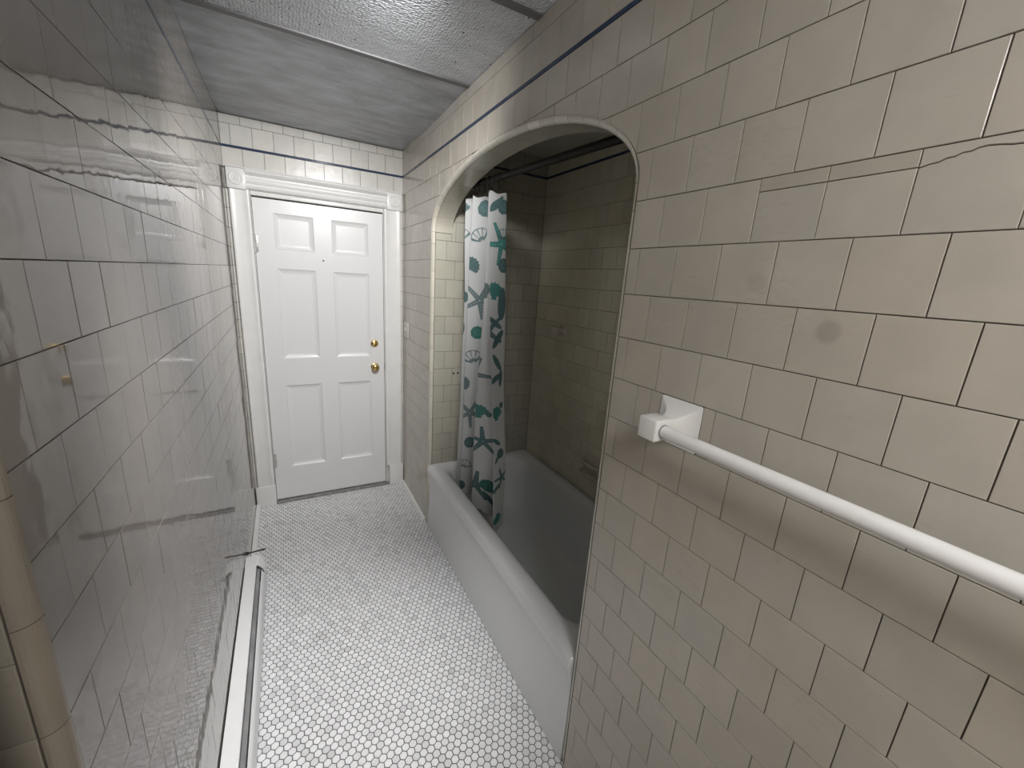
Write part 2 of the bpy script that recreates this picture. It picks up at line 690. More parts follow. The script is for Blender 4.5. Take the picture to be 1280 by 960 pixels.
def tile_plane(tl, o, u, v, n, u0, u1, top, col, phase=(0.054, 0.0), pitch=PITCH, zmin=0.0, holes=(), cut=None,
               skip=None, jitter=0.0008, extra=None, mi=0, spread=0.045, colf=None, tilt=0.0022, edge=(0.0020, 0.0009)):
    """running-bond courses over [u0,u1] x [zmin, top]; phase = joint phase of even / odd courses"""
    for i, z0, z1 in courses(top):
        if z1 <= zmin + 0.01:
            continue
        z0c = max(z0, zmin)
        ph = phase[i % 2]
        k0 = math.floor((u0 - ph) / pitch) - 2
        js = []
        k = k0
        while True:
            x = ph + k * pitch
            if x > u1 + 2 * pitch:
                break
            js.append(x + (random.uniform(-jitter, jitter)))
            k += 1
        if extra and i in extra:
            js = sorted([j for j in js if all(abs(j - e) > 0.02 for e in extra[i])] + list(extra[i]))
        js = [j for j in js if not (abs(j - u0) < 0.018 or abs(j - u1) < 0.018)]
        for a, b in zip(js, js[1:]):
            a2, b2 = max(a, u0), min(b, u1)
            if b2 - a2 < 0.006:
                continue
            if skip and skip(i, 0.5 * (a2 + b2)):
                continue
            poly = [(a2, z0c), (b2, z0c), (b2, z1), (a2, z1)]
            polys = [poly]
            for (h0, h1, g0, g1) in holes:
                nxt = []
                for q in polys:
                    qa, qb = min(p[0] for p in q), max(p[0] for p in q)
                    ya, yb = min(p[1] for p in q), max(p[1] for p in q)
                    if qb <= h0 or qa >= h1 or yb <= g0 or ya >= g1:
                        nxt.append(q)
                        continue
                    if qa < h0:
                        nxt.append([(qa, ya), (h0, ya), (h0, yb), (qa, yb)])
                    if qb > h1:
                        nxt.append([(h1, ya), (qb, ya), (qb, yb), (h1, yb)])
                    m0, m1 = max(qa, h0), min(qb, h1)
                    if ya < g0:
                        nxt.append([(m0, ya), (m1, ya), (m1, g0), (m0, g0)])
                    if yb > g1:
                        nxt.append([(m0, g1), (m1, g1), (m1, yb), (m0, yb)])
                polys = nxt
            if cut:
                nxt = []
                for q in polys:
                    nxt += subtract_convex(q, cut)
                polys = nxt
            c = tint(colf(i) if colf else col, spread)
            for q in polys:
                tl.tile(q, o, u, v, n, c, mi, tilt=tilt, th=edge[0], bev=edge[1])
    # navy liner: 6 in pieces
    if top > ZS1:
        x = u0
        while x < u1 - 0.004:
            b = min(x + 0.153, u1)
            tl.tile([(x, ZS0), (b, ZS0), (b, ZS1), (x, ZS1)], o, u, v, n, (0.5, 0.5, 0.5), 2, gap=0.0006, th=0.0032, bev=0.0012)
            x = b


# arch outline on the wall plane (y, z), CCW, of half-width a and rise b
def arch_curve(a, b, n=56):
    return [(AC + a * math.cos(PI * k / n), AZS + b * math.sin(PI * k / n)) for k in range(n + 1)]


R_TRIM = 0.02
arch_out = arch_curve(AA + R_TRIM, AB + R_TRIM)
arch_poly = [(AC + AA + R_TRIM, -1.0)] + arch_out + [(AC - AA - R_TRIM, -1.0)]

# ---- right wall with the arch
tl = Tiler()
o, u, v, n = (W, 0, 0), (0, 1, 0), (0, 0, 1), (-1, 0, 0)
WF = W + 0.002               # grout plane


def right_col(i):
    return WHITEISH if i >= 19 else CREAM


def right_skip(i, y):
    return (i == 12 and (0.5135 < y < 0.6215 or -0.149 < y < -0.041)) or (i == 16 and 0.162 < y < 0.486)


tile_plane(tl, (WF, 0, 0), u, v, n, Y_NEAR, D + 0.001, H, CREAM, cut=arch_poly, skip=right_skip,
           extra={12: (0.4860, 0.5135, 0.6215, 0.6570, -0.041, -0.149)}, spread=0.022, tilt=0.0010)
# three patched tiles with a cut strip along their top, the nearest one cracked
za, zb, zc_ = 16 * T + 0.001, 1.8345, 17 * T + 0.001
for ya, yb_ in ((0.2695, 0.3775), (0.3775, 0.4855)):
    c_ = tint(CREAM, 0.022)
    tl.tile([(ya, za), (yb_, za), (yb_, zb), (ya, zb)], (WF, 0, 0), u, v, n, c_, tilt=0.001, gap=0.0011)
    tl.tile([(ya, zb), (yb_, zb), (yb_, zc_), (ya, zc_)], (WF, 0, 0), u, v, n, tint((0.47, 0.435, 0.37), 0.02), tilt=0.001, gap=0.0011)
crack = [(0.2695, 1.8335), (0.258, 1.8365), (0.250, 1.8372), (0.243, 1.8405), (0.236, 1.8408), (0.229, 1.8442), (0.222, 1.8440), (0.216, 1.8468), (0.208, 1.8475),
         (0.198, 1.8462), (0.188, 1.8440), (0.176, 1.8432), (0.1615, 1.8420)]
c_ = tint(CREAM, 0.02)
tl.tile([(0.1615, za), (0.2695, za)] + crack, (WF, 0, 0), u, v, n, c_, tilt=0.001, gap=0.0012)
tl.tile([(0.2695, zc_), (0.1615, zc_)] + crack[::-1], (WF, 0, 0), u, v, n, c_, tilt=0.001, gap=0.0012)
# solid wall behind the tiles
oa = arch_curve(AA, AB)                                        # opening edge
oj = arch_curve(AA + R_TRIM, AB + R_TRIM)
x0, x1 = WF, W + WT
tl.box(x0, x1, Y_NEAR, AY0 - R_TRIM, -0.02, H, 1)
tl.box(x0, x1, AY1 + R_TRIM, D + 0.05, -0.02, H, 1)
for (ya, za), (yb, zb) in zip(oj, oj[1:]):
    tl.face([(x0, yb, zb), (x0, ya, za), (x0, ya, H), (x0, yb, H)], 1)
    tl.face([(x1, ya, za), (x1, yb, zb), (x1, yb, H), (x1, ya, H)], 1)
    tl.face([(x0, ya, H), (x1, ya, H), (x1, yb, H), (x0, yb, H)], 1)
for (ya, za), (yb, zb) in zip(oa, oa[1:]):
    tl.face([(x1, ya, za), (x1, yb, zb), (x1, yb, zb + 0.05), (x1, ya, za + 0.05)], 1)
# quarter-round trim pieces around the opening
def trim_path():
    """list of (edge point, outward direction) in the wall plane, pieces with joints"""
    pieces = []
    z = 0.0
    courses_z = [k * 0.153 for k in range(13)]
    for side in (0, 1):
        ye = AY0 if side == 0 else AY1
        d = (-1, 0) if side == 0 else (1, 0)
        zz = [0.0] + [c for c in courses_z if 0.05 < c < AZS - 0.03] + [AZS]
        for a, b in zip(zz, zz[1:]):
            pieces.append([((ye, a), d), ((ye, b), d)])
    # arch: by arc length
    fine = 400
    pts = [(AC + AA * math.cos(PI * k / fine), AZS + AB * math.sin(PI * k / fine)) for k in range(fine + 1)]
    nor = []
    for k in range(fine + 1):
        t = PI * k / fine
        nx, ny = math.cos(t) / AA, math.sin(t) / AB
        l = math.hypot(nx, ny)
        nor.append((nx / l, ny / l))
    cum = [0]
    for p, q in zip(pts, pts[1:]):
        cum.append(cum[-1] + math.hypot(q[0] - p[0], q[1] - p[1]))
    npc = 22
    for m in range(npc):
        s0, s1 = cum[-1] * m / npc, cum[-1] * (m + 1) / npc
        seg = []
        for q in range(5):
            s = s0 + (s1 - s0) * q / 4
            k = min(range(fine + 1), key=lambda i: abs(cum[i] - s))
            seg.append((pts[k], nor[k]))
        pieces.append(seg)
    return pieces


def add_trim(tl, pieces, xw, r, col, mi=3, outer_gap=0.0008):
    for seg in pieces:
        c = tint(col, 0.05)
        k0 = len(tl.v)
        m = 7
        L = len(seg)
        for q, ((y, z), (dy, dz)) in enumerate(seg):
            # shrink the piece a little for the joint
            if q in (0, L - 1):
                o2 = seg[1][0] if q == 0 else seg[L - 2][0]
                l = math.hypot(o2[0] - y, o2[1] - z)
                y += (o2[0] - y) / l * 0.0006
                z += (o2[1] - z) / l * 0.0006
            for j in range(m):
                a = PI / 2 * j / (m - 1)
                # from wall face (outer joint) round to the reveal
                off = r - outer_gap - (r - outer_gap) * math.sin(a)
                xx = xw - 0.001 + r * (1 - math.cos(a))
                tl.v.append((xx, y + dy * off, z + dz * off))
                tl.t.append((*c, 1))
        for q in range(L - 1):
            for j in range(m - 1):
                f = [k0 + q * m + j, k0 + q * m + j + 1, k0 + (q + 1) * m + j + 1, k0 + (q + 1) * m + j]
                tl.f.append(f)
                tl.mi.append(mi)


add_trim(tl, trim_path(), W, R_TRIM, (0.60, 0.57, 0.49))
# grout bed right behind the trim
for (ya, za), (yb, zb), (yc, zc), (yd, zd) in zip(oj, oj[1:], oa, oa[1:]):
    tl.face([(x0, ya, za), (x0, yb, zb), (x0 + R_TRIM, yd, zd), (x0 + R_TRIM, yc, zc)], 1)
for ye, yo in ((AY0, AY0 - R_TRIM), (AY1, AY1 + R_TRIM)):
    tl.face([(x0, yo, -0.02), (x0, yo, AZS), (x0 + R_TRIM, ye, AZS), (x0 + R_TRIM, ye, -0.02)], 1)
# soffit of the arch: smooth pieces
npc = 11
fine = arch_curve(AA, AB, npc * 6)
for m in range(npc):
    c = tint((0.50, 0.475, 0.40), 0.03)
    k0 = len(tl.v)
    for q in range(7):
        y, z = fine[m * 6 + q]
        if q == 0 and m > 0:
            y, z = y + (fine[m * 6 + 1][0] - y) * 0.03, z + (fine[m * 6 + 1][1] - z) * 0.03
        tl.v += [(W + R_TRIM + 0.0005, y, z), (W + WT, y, z)]
        tl.t += [(*c, 1)] * 2
    for q in range(6):
        tl.f.append([k0 + 2 * q, k0 + 2 * q + 1, k0 + 2 * q + 3, k0 + 2 * q + 2])
        tl.mi.append(3)
wall_right = tl.build('wall_right', [M_TILE, M_GROUT, M_NAVY, M_TRIM])
tag(wall_right, 'cream glazed tile wall on the right with a navy strip and an arched opening', 'wall', kind='structure')

# ---- left wall with its rounded near corner and the return beside it
tl = Tiler()
LX = -0.002
tile_plane(tl, (LX, 0, 0), (0, 1, 0), (0, 0, 1), (1, 0, 0), Y_CORNER + 0.002, D + 0.001, H, (0.23, 0.207, 0.188), phase=(0.712, 0.653),
           pitch=0.1172, edge=(0.0012, 0.0005), spread=0.02, tilt=0.0024)
tl.box(-0.10, LX, Y_CORNER, D + 0.05, -0.02, H, 1)
rc = 0.02
z = -0.026
zs = [0.0]
zz = 1.244 - 0.153 * 8
while zz < H:
    if zz > 0.01:
        zs.append(zz)
    zz += 0.153
zs.append(H)
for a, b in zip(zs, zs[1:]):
    c = tint((0.27, 0.235, 0.19), 0.04)  # tan trim, its colour darkened for the shade at this corner
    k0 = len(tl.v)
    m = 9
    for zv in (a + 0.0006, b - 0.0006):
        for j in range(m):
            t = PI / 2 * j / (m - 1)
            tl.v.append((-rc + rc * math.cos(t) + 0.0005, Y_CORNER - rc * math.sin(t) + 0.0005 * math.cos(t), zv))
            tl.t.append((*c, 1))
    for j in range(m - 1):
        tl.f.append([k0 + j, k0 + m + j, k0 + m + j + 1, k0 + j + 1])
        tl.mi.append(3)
# grout core under the corner trim
core = [(-rc + (rc - 0.0012) * math.cos(PI / 2 * j / 8), Y_CORNER - (rc - 0.0012) * math.sin(PI / 2 * j / 8)) for j in range(9)]
for (xa, ya), (xb, yb) in zip(core, core[1:]):
    tl.face([(xa, ya, 0), (xa, ya, H), (xb, yb, H), (xb, yb, 0)], 1)
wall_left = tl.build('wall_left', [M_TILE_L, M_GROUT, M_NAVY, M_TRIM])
tag(wall_left, 'glossy grey cream tile wall along the left mirroring the door', 'wall', kind='structure')
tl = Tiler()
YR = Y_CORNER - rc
tile_plane(tl, (0, YR + 0.002, 0), (1, 0, 0), (0, 0, 1), (0, -1, 0), X_OUT, -rc - 0.0015, H, (0.33, 0.295, 0.245), phase=(-0.06, -0.114))  # tile colour darkened to stand in for shade on this face
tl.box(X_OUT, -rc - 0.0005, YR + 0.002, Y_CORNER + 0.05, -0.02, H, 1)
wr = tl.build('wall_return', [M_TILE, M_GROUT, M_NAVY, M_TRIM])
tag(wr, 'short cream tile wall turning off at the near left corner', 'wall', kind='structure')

# ---- door wall
DX0, DX1, DZ1 = 0.122, 0.890, 2.056
tl = Tiler()
tile_plane(tl, (0, D + 0.002, 0), (1, 0, 0), (0, 0, 1), (0, -1, 0), -0.001, W + 0.001, H, WHITEISH, phase=(0.101, 0.155),
           holes=((DX0, DX1, -1, DZ1),), spread=0.03)
tl.box(-0.05, DX0, D + 0.002, D + 0.12, -0.02, H, 1)
tl.box(DX1, W + 0.05, D + 0.002, D + 0.12, -0.02, H, 1)
tl.box(DX0, DX1, D + 0.002, D + 0.12, DZ1, H, 1)
wb = tl.build('wall_back', [M_TILE_B, M_GROUT, M_NAVY, M_TRIM])
tag(wb, 'pale tile wall around and above the white door', 'wall', kind='structure')

# ---- alcove walls
tl = Tiler()
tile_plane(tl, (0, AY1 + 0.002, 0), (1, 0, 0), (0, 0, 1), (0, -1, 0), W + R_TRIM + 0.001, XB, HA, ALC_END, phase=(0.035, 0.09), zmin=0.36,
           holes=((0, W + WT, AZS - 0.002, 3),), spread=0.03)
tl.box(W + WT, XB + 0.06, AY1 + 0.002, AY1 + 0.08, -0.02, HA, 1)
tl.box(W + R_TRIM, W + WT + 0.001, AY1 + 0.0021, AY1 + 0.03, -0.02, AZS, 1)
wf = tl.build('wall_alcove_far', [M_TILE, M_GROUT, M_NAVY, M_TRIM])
tag(wf, 'tiled end wall of the tub alcove behind the shower curtain', 'wall', kind='structure')
tl = Tiler()
tile_plane(tl, (XB + 0.002, 0, 0), (0, 1, 0), (0, 0, 1), (-1, 0, 0), AY0, AY1, HA, ALC, phase=(0.03, 0.085), zmin=0.36, spread=0.03)
tl.box(XB + 0.002, XB + 0.06, AY0 - 0.05, AY1 + 0.08, -0.02, HA, 1)
wk = tl.build('wall_alcove_back', [M_TILE, M_GROUT, M_NAVY, M_TRIM])
tag(wk, 'long dim tiled wall of the alcove behind the bathtub', 'wall', kind='structure')
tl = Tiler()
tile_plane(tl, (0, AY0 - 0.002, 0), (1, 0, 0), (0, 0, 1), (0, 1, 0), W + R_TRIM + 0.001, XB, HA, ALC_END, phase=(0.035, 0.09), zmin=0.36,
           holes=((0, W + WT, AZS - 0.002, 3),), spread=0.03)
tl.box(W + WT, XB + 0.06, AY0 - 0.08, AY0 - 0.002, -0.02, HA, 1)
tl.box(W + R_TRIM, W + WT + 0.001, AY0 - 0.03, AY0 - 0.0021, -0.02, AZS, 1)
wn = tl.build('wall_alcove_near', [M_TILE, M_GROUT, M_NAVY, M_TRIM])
tag(wn, 'tiled end wall of the alcove at the near end of the tub', 'wall', kind='structure')

# ---- walls behind the camera; near left wall and niche added to shade the return
tl = Tiler()
tile_plane(tl, (0, Y_NEAR - 0.002, 0), (1, 0, 0), (0, 0, 1), (0, 1, 0), 0, W, H, CREAM)
tl.box(-0.06, W + 0.05, Y_NEAR - 0.08, Y_NEAR - 0.002, -0.02, H, 1)
w_ = tl.build('wall_near', [M_TILE, M_GROUT, M_NAVY, M_TRIM])
tag(w_, 'cream tile wall behind the camera', 'wall', kind='structure')
tl = Tiler()
tile_plane(tl, (-0.002, 0, 0), (0, 1, 0), (0, 0, 1), (1, 0, 0), Y_NEAR, Y_NICHE, H, CREAM)
tl.box(X_OUT, -0.002, Y_NEAR - 0.08, Y_NICHE, -0.02, H, 1)
w_ = tl.build('wall_left_added', [M_TILE, M_GROUT, M_NAVY, M_TRIM])
tag(w_, 'added unseen cream tile wall beside the camera that shades the near left return', 'wall', kind='structure')
tl = Tiler()
tile_plane(tl, (X_OUT, 0, 0), (0, 1, 0), (0, 0, 1), (1, 0, 0), Y_NICHE, YR, H, CREAM)
tl.box(X_OUT - 0.06, X_OUT - 0.002, Y_NICHE - 0.05, Y_CORNER + 0.05, -0.02, H, 1)
w_ = tl.build('wall_niche_added', [M_TILE, M_GROUT, M_NAVY, M_TRIM])
tag(w_, 'cream tile back of the added niche at the near left corner', 'wall', kind='structure')

# ---- hexagon mosaic floor
HP = 0.0265
ox, oy = 0.7318, 1.0947
v_, f_, mi_, t_ = [], [], [], []
rr = HP / math.sqrt(3)
rng = random.Random(3)
def hex_at(cx, cy):
    # keep the centres over the visible passage and a little of the near room
    pts0 = [(cx + (rr - 0.0013) * math.cos(PI / 6 + PI / 3 * k), cy + (rr - 0.0013) * math.sin(PI / 6 + PI / 3 * k)) for k in range(6)]
    pts1 = [(cx + (rr - 0.0022) * math.cos(PI / 6 + PI / 3 * k), cy + (rr - 0.0022) * math.sin(PI / 6 + PI / 3 * k)) for k in range(6)]
    g = rng.gauss(0, 1)
    k = 0.88 + 0.035 * g
    if rng.random() < 0.16:
        k -= 0.12
    blot = 0.5 * math.sin(cx * 5.1 + cy * 2.3) + 0.5 * math.sin(cy * 4.3 - cx * 3.0 + 1.0)
    k += 0.02 * blot
    c = (k * 0.985, k * 0.99, k * 1.01)
    b = len(v_)
    for p in pts0:
        v_.append((min(max(p[0], X_OUT), W + 0.004), min(max(p[1], Y_NEAR), D), -0.002))
    for p in pts1:
        v_.append((min(max(p[0], X_OUT), W + 0.004), min(max(p[1], Y_NEAR), D), 0.0))
    t_.extend([(*c, 1)] * 12)
    for q in range(6):
        w = (q + 1) % 6
        f_.append([b + q, b + w, b + 6 + w, b + 6 + q])
        mi_.append(0)
    f_.append([b + 6 + q for q in range(6)])
    mi_.append(0)


for j in range(-110, 110):
    cy = oy + j * HP * math.sqrt(3) / 2
    if cy < Y_NEAR or cy > D + 0.01:
        continue
    for i in range(-75, 20):
        cx = ox + i * HP + (HP / 2 if j % 2 else 0)
        if cx > W + 0.012 or cx < X_OUT or (cx < -0.01 and (cy > YR or cy < Y_NICHE)):
            continue
        hex_at(cx, cy)
b = len(v_)
v_ += [(X_OUT, Y_NEAR, -0.0012), (XB, Y_NEAR, -0.0012), (XB, D + 0.1, -0.0012), (X_OUT, D + 0.1, -0.0012),
       (X_OUT, Y_NEAR, -0.06), (XB, Y_NEAR, -0.06), (XB, D + 0.1, -0.06), (X_OUT, D + 0.1, -0.06)]
t_ += [(0.2, 0.2, 0.2, 1)] * 8
for q in ((0, 1, 2, 3), (7, 6, 5, 4), (0, 4, 5, 1), (1, 5, 6, 2), (2, 6, 7, 3), (3, 7, 4, 0)):
    f_.append([b + k for k in q])
    mi_.append(1)
fl = mesh_obj('floor', v_, f_, [M_HEX, M_HEXGROUT], midx=mi_, tint=t_)
tag(fl, 'floor of small white hexagon mosaic tiles with grey grout', 'floor', kind='structure')

# ---- ceiling: plastic sheet panels between grey strips
tl = Tiler()
def panel(y0, y1, z0, z1, xa, xb, mi):
    tl.face([(xa, y0, z0), (xa, y1, z1), (xb, y1, z1), (xb, y0, z0)], mi)
    tl.face([(xa, y0, z0 + 0.02), (xb, y0, z0 + 0.02), (xb, y1, z1 + 0.02), (xa, y1, z1 + 0.02)], mi)
    tl.face([(xa, y0, z0), (xb, y0, z0), (xb, y0, z0 + 0.02), (xa, y0, z0 + 0.02)], mi)
    tl.face([(xa, y1, z1), (xa, y1, z1 + 0.02), (xb, y1, z1 + 0.02), (xb, y1, z1)], mi)
panel(2.470, D, H - 0.012, H + 0.002, 0, W, 1)
panel(1.893, 2.470, H, H - 0.0125, 0, W, 1)
panel(1.312, 1.893, H, H, 0, W, 0)
panel(YR, 1.312, H, H, 0, W, 0)
panel(Y_NEAR, YR, H, H, X_OUT, W, 0)
ceil = tl.build('ceiling', [M_CEIL_NEAR, M_CEIL_FAR])
tag(ceil, 'grey ceiling of smooth and pebbled plastic panels over the passage', 'ceiling', kind='structure')
for yy in (1.893, 1.312):
    bm = bmesh.new()
    b_box(bm, 0.0, W, yy - 0.015, yy + 0.015, H - 0.006, H + 0.002, bev=0.0015)
    bm_obj('panel_strip', bm, M_GREYSTRIP, ceil)
box_obj('roof_slab', (X_OUT - 0.06, XB + 0.06, Y_NEAR - 0.08, D + 0.12, H + 0.03, H + 0.08), M_PLASTER, ceil, bev=0)
tl = Tiler()
tl.box(W + WT, XB + 0.06, AY0 - 0.08, AY1 + 0.08, HA, HA + 0.04, 0)
ac = tl.build('ceiling_alcove', [M_CEIL_PLAIN])
tag(ac, 'plain ceiling over the bathtub inside the alcove', 'ceiling', kind='structure')

# ------------------------------------------------------------------ door with frame
door = empty('door_1', ((DX0 + DX1) / 2, D, 0))
tag(door, 'white six panel door with two brass knobs', 'door', kind='structure')


def world_child(o, parent):
    o.parent = parent
    o.matrix_parent_inverse = Matrix.Translation(-Vector(parent.location))
    return o


# leaf with six sunk panels: front face as a grid
xs = [0.1265, 0.232, 0.455, 0.560, 0.790, 0.8855]
zs = [0.030, 0.272, 0.870, 1.055, 1.638, 1.752, 1.967, 2.043]
YF = D - 0.004
tl = Tiler()
for i in range(5):
    for j in range(7):
        a, b_, c, d = xs[i], xs[i + 1], zs[j], zs[j + 1]
        if i in (1, 3) and j in (1, 3, 5):
            L = [((a, b_, c, d), 0.0), ((a + 0.0015, b_ - 0.0015, c + 0.0015, d - 0.0015), 0.0010), ((a + 0.004, b_ - 0.004, c + 0.004, d - 0.004), 0.0035),
                 ((a + 0.007, b_ - 0.007, c + 0.007, d - 0.007), 0.0055), ((a + 0.016, b_ - 0.016, c + 0.015, d - 0.015), 0.0092),
                 ((a + 0.026, b_ - 0.026, c + 0.026, d - 0.026), 0.0120), ((a + 0.030, b_ - 0.030, c + 0.030, d - 0.030), 0.0125)]
            rings = [[(q[0], YF + dp, q[2]), (q[1], YF + dp, q[2]), (q[1], YF + dp, q[3]), (q[0], YF + dp, q[3])] for q, dp in L]
            for A, B in zip(rings, rings[1:]):
                for k in range(4):
                    m = (k + 1) % 4
                    tl.face([A[k], A[m], B[m], B[k]], 0)
            tl.face(rings[-1], 0)
        else:
            tl.face([(a, YF, c), (b_, YF, c), (b_, YF, d), (a, YF, d)], 0)
yb = YF + 0.036
A = [(xs[0], YF, zs[0]), (xs[-1], YF, zs[0]), (xs[-1], YF, zs[-1]), (xs[0], YF, zs[-1])]
B = [(p[0], yb, p[2]) for p in A]
for k in range(4):
    m = (k + 1) % 4
    tl.face([A[m], A[k], B[k], B[m]], 0)
tl.face(B[::-1], 0)
leaf = tl.build('door_leaf', [M_PAINT])
world_child(leaf, door)


def knob(name, x, z, thumb):
    bm = bmesh.new()
    prof = [(0, 0.0285), (0.003, 0.0285), (0.005, 0.026), (0.006, 0.012), (0.016, 0.011)]
    if thumb:
        prof = [(0, 0.027), (0.006, 0.0265), (0.010, 0.023), (0.0115, 0.0)]
    else:
        prof += [(0.020, 0.018), (0.026, 0.0245), (0.034, 0.0268), (0.042, 0.0245), (0.047, 0.017), (0.048, 0.0)]
    b_lathe(bm, (x, YF, z), (0, -1, 0), prof, 28)
    if thumb:
        b_box(bm, x - 0.0125, x + 0.0125, YF - 0.026, YF - 0.010, z - 0.004, z + 0.004, bev=0.003)
    o = bm_obj(name, bm, M_BRASS, None, smooth=math.radians(50))
    o['label'] = 'polished brass thumb turn above the knob' if thumb else 'polished round brass knob'
    return world_child(o, door)


knob('door_knob', 0.818, 0.975, False)
knob('deadbolt_turn', 0.818, 1.150, True)
bm = bmesh.new()
b_box(bm, 0.8862, 0.8905, YF - 0.004, YF + 0.010, 0.945, 1.000, bev=0.001)
o_ = bm_obj('strike_plate', bm, M_IRON)
o_['label'] = 'dark metal strike plate'
world_child(o_, door)
for z in (1.778, 0.330):
    bm = bmesh.new()
    for k in range(3):
        z0 = z - 0.05 + k * 0.0335
        b_lathe(bm, (0.1235, YF - 0.007, z0 + 0.0008), (0, 0, 1), [(0, 0.0062), (0.0318, 0.0062)], 14)
    b_lathe(bm, (0.1235, YF - 0.007, z + 0.0505), (0, 0, 1), [(0, 0.0062), (0.002, 0.0072), (0.006, 0.0055), (0.008, 0.0)], 14)
    b_lathe(bm, (0.1235, YF - 0.007, z - 0.0505), (0, 0, -1), [(0, 0.0062), (0.002, 0.0072), (0.006, 0.0055), (0.008, 0.0)], 14)
    b_box(bm, 0.1235, 0.1420, YF - 0.002, YF - 0.0003, z - 0.05, z + 0.05, bev=0.0006)
    world_child(bm_obj('hinge', bm, M_HINGE, None, smooth=math.radians(40)), door)
bm = bmesh.new()
b_lathe(bm, (0.503, YF, 1.706), (0, -1, 0), [(0, 0.003), (0.004, 0.003), (0.006, 0.0045), (0.008, 0.0)], 12)
o_ = bm_obj('nail', bm, M_IRON)
o_['label'] = 'dark nail between the upper panels'
world_child(o_, door)

# frame: jambs, casings, fluted header, corner blocks with bullseyes, plinths, threshold
fr = empty('trim_1', ((DX0 + DX1) / 2, D, 0))
tag(fr, 'white moulded door casing with bullseye corner blocks', 'door frame', kind='structure')


def fbox(name, b, mat=M_TRIMPAINT, bev=0.002):
    return world_child(box_obj(name, b, mat, None, bev), fr)


CL0, CL1, CR0, CR1 = 0.016, 0.119, 0.893, 1.010
HZ0, HZ1 = 2.078, 2.186
fbox('jamb', (DX0 - 0.0, 0.1235, D - 0.012, D + 0.11, 0.0, DZ1))
fbox('jamb', (0.8890, DX1 + 0.0, D - 0.012, D + 0.11, 0.0, DZ1))
fbox('head_jamb', (DX0, DX1, D - 0.010, D + 0.11, 2.0530, HZ0 - 0.001))
fbox('door_stop', (DX0, DX1, D + 0.034, D + 0.05, 0.02, DZ1), M_DARK, 0)  # stop coloured black so the gap around the leaf reads as shade


def casing(x0, x1, z0, z1, flip):
    """flat board with a rounded inner bead and slight cove"""
    prof = [(0.0, 0.0), (0.0, 0.016), (0.004, 0.020), (0.012, 0.0205), (0.020, 0.0175), (0.030, 0.0165), (0.060, 0.0160),
            (0.078, 0.0165), (0.084, 0.0190), (0.090, 0.0205), (0.098, 0.0200), (0.1020, 0.0160), (0.1030, 0.0)]
    w = x1 - x0
    bm = bmesh.new()
    pts = [((x0 + p[0] / 0.103 * w) if not flip else (x1 - p[0] / 0.103 * w), D - p[1]) for p in prof]
    b_loft(bm, [[(x, y, z0) for x, y in pts], [(x, y, z1) for x, y in pts]])
    return world_child(bm_obj('side_casing', bm, M_TRIMPAINT, None, smooth=math.radians(50)), fr)


casing(CL0, CL1, 0.150, HZ0, False)
casing(CR0, CR1, 0.168, HZ0, True)
# fluted header
prof = [(0.0, 0.0), (0.0, 0.014), (0.004, 0.024), (0.010, 0.027), (0.018, 0.024), (0.024, 0.0165), (0.034, 0.0150), (0.038, 0.0185), (0.046, 0.0225),
        (0.056, 0.0235), (0.066, 0.0205), (0.071, 0.0165), (0.078, 0.0165), (0.083, 0.0215), (0.090, 0.0300), (0.099, 0.0340), (0.104, 0.0340), (0.108, 0.029), (0.108, 0.0)]
bm = bmesh.new()
b_loft(bm, [[(x, D - (0 if p[1] == 0 else max(0.008, 0.0175 + (p[1] - 0.0175) * 1.55)), HZ0 + p[0]) for p in prof] for x in (0.105, 0.914)])
world_child(bm_obj('header_moulding', bm, M_TRIMPAINT, None, smooth=math.radians(45)), fr)
for x0, x1 in ((0.012, 0.106), (0.913, 1.014)):
    z0, z1 = HZ0 + 0.008, HZ1 + 0.002
    cx, cz = (x0 + x1) / 2, (z0 + z1) / 2
    bl = fbox('corner_block', (x0, x1, D - 0.031, D, z0 - 0.012, z1 - 0.002), bev=0.003)
    bm = bmesh.new()
    y0 = D - 0.031
    b_lathe(bm, (cx, y0 + 0.0005, cz - 0.006), (0, -1, 0), [(0, 0.037), (0.004, 0.036), (0.0055, 0.032), (0.004, 0.0275), (0.0012, 0.024), (0.001, 0.021),
                                               (0.004, 0.018), (0.0052, 0.015), (0.0035, 0.0115), (0.001, 0.0095), (0.0035, 0.007), (0.006, 0.003), (0.0062, 0)], 36, cap0=False)
    r_ = bm_obj('bullseye', bm, M_TRIMPAINT, None, smooth=math.radians(60))
    r_.parent = bl
    r_.matrix_parent_inverse = bl.matrix_parent_inverse.copy()
    r_.matrix_parent_inverse = Matrix.Identity(4)
# cap over the header
fbox('header_cap', (0.010, 1.016, D - 0.036, D, HZ1, HZ1 + 0.008), bev=0.003)
fbox('plinth_block', (0.004, 0.1215, D - 0.026, D, 0.0, 0.150), bev=0.003)
fbox('plinth_block', (0.9135, 1.020, D - 0.026, D, 0.0, 0.168), bev=0.003)
th = fbox('threshold', (0.1225, 0.9130, D - 0.020, D + 0.06, 0.0, 0.020), M_WOOD, 0.004)
th['label'] = 'worn grey door threshold'
fbox('dark_backing', (DX0, DX1, D + 0.085, D + 0.10, 0.0, DZ1), M_DARK, 0)

# ---- skirting: white quarter rounds
def quarter(name, x, sx, y0, y1, r, label):
    bm = bmesh.new()
    prof = [(0, 0)] + [(r * math.sin(PI / 2 * k / 6), r * 1.15 * math.cos(PI / 2 * k / 6)) for k in range(7)]
    b_loft(bm, [[(x + sx * p[0], y, p[1]) for p in prof] for y in (y0, y1)])
    o = bm_obj(name, bm, M_BASE, None, smooth=math.radians(50))
    return tag(o, label, 'skirting', kind='structure')


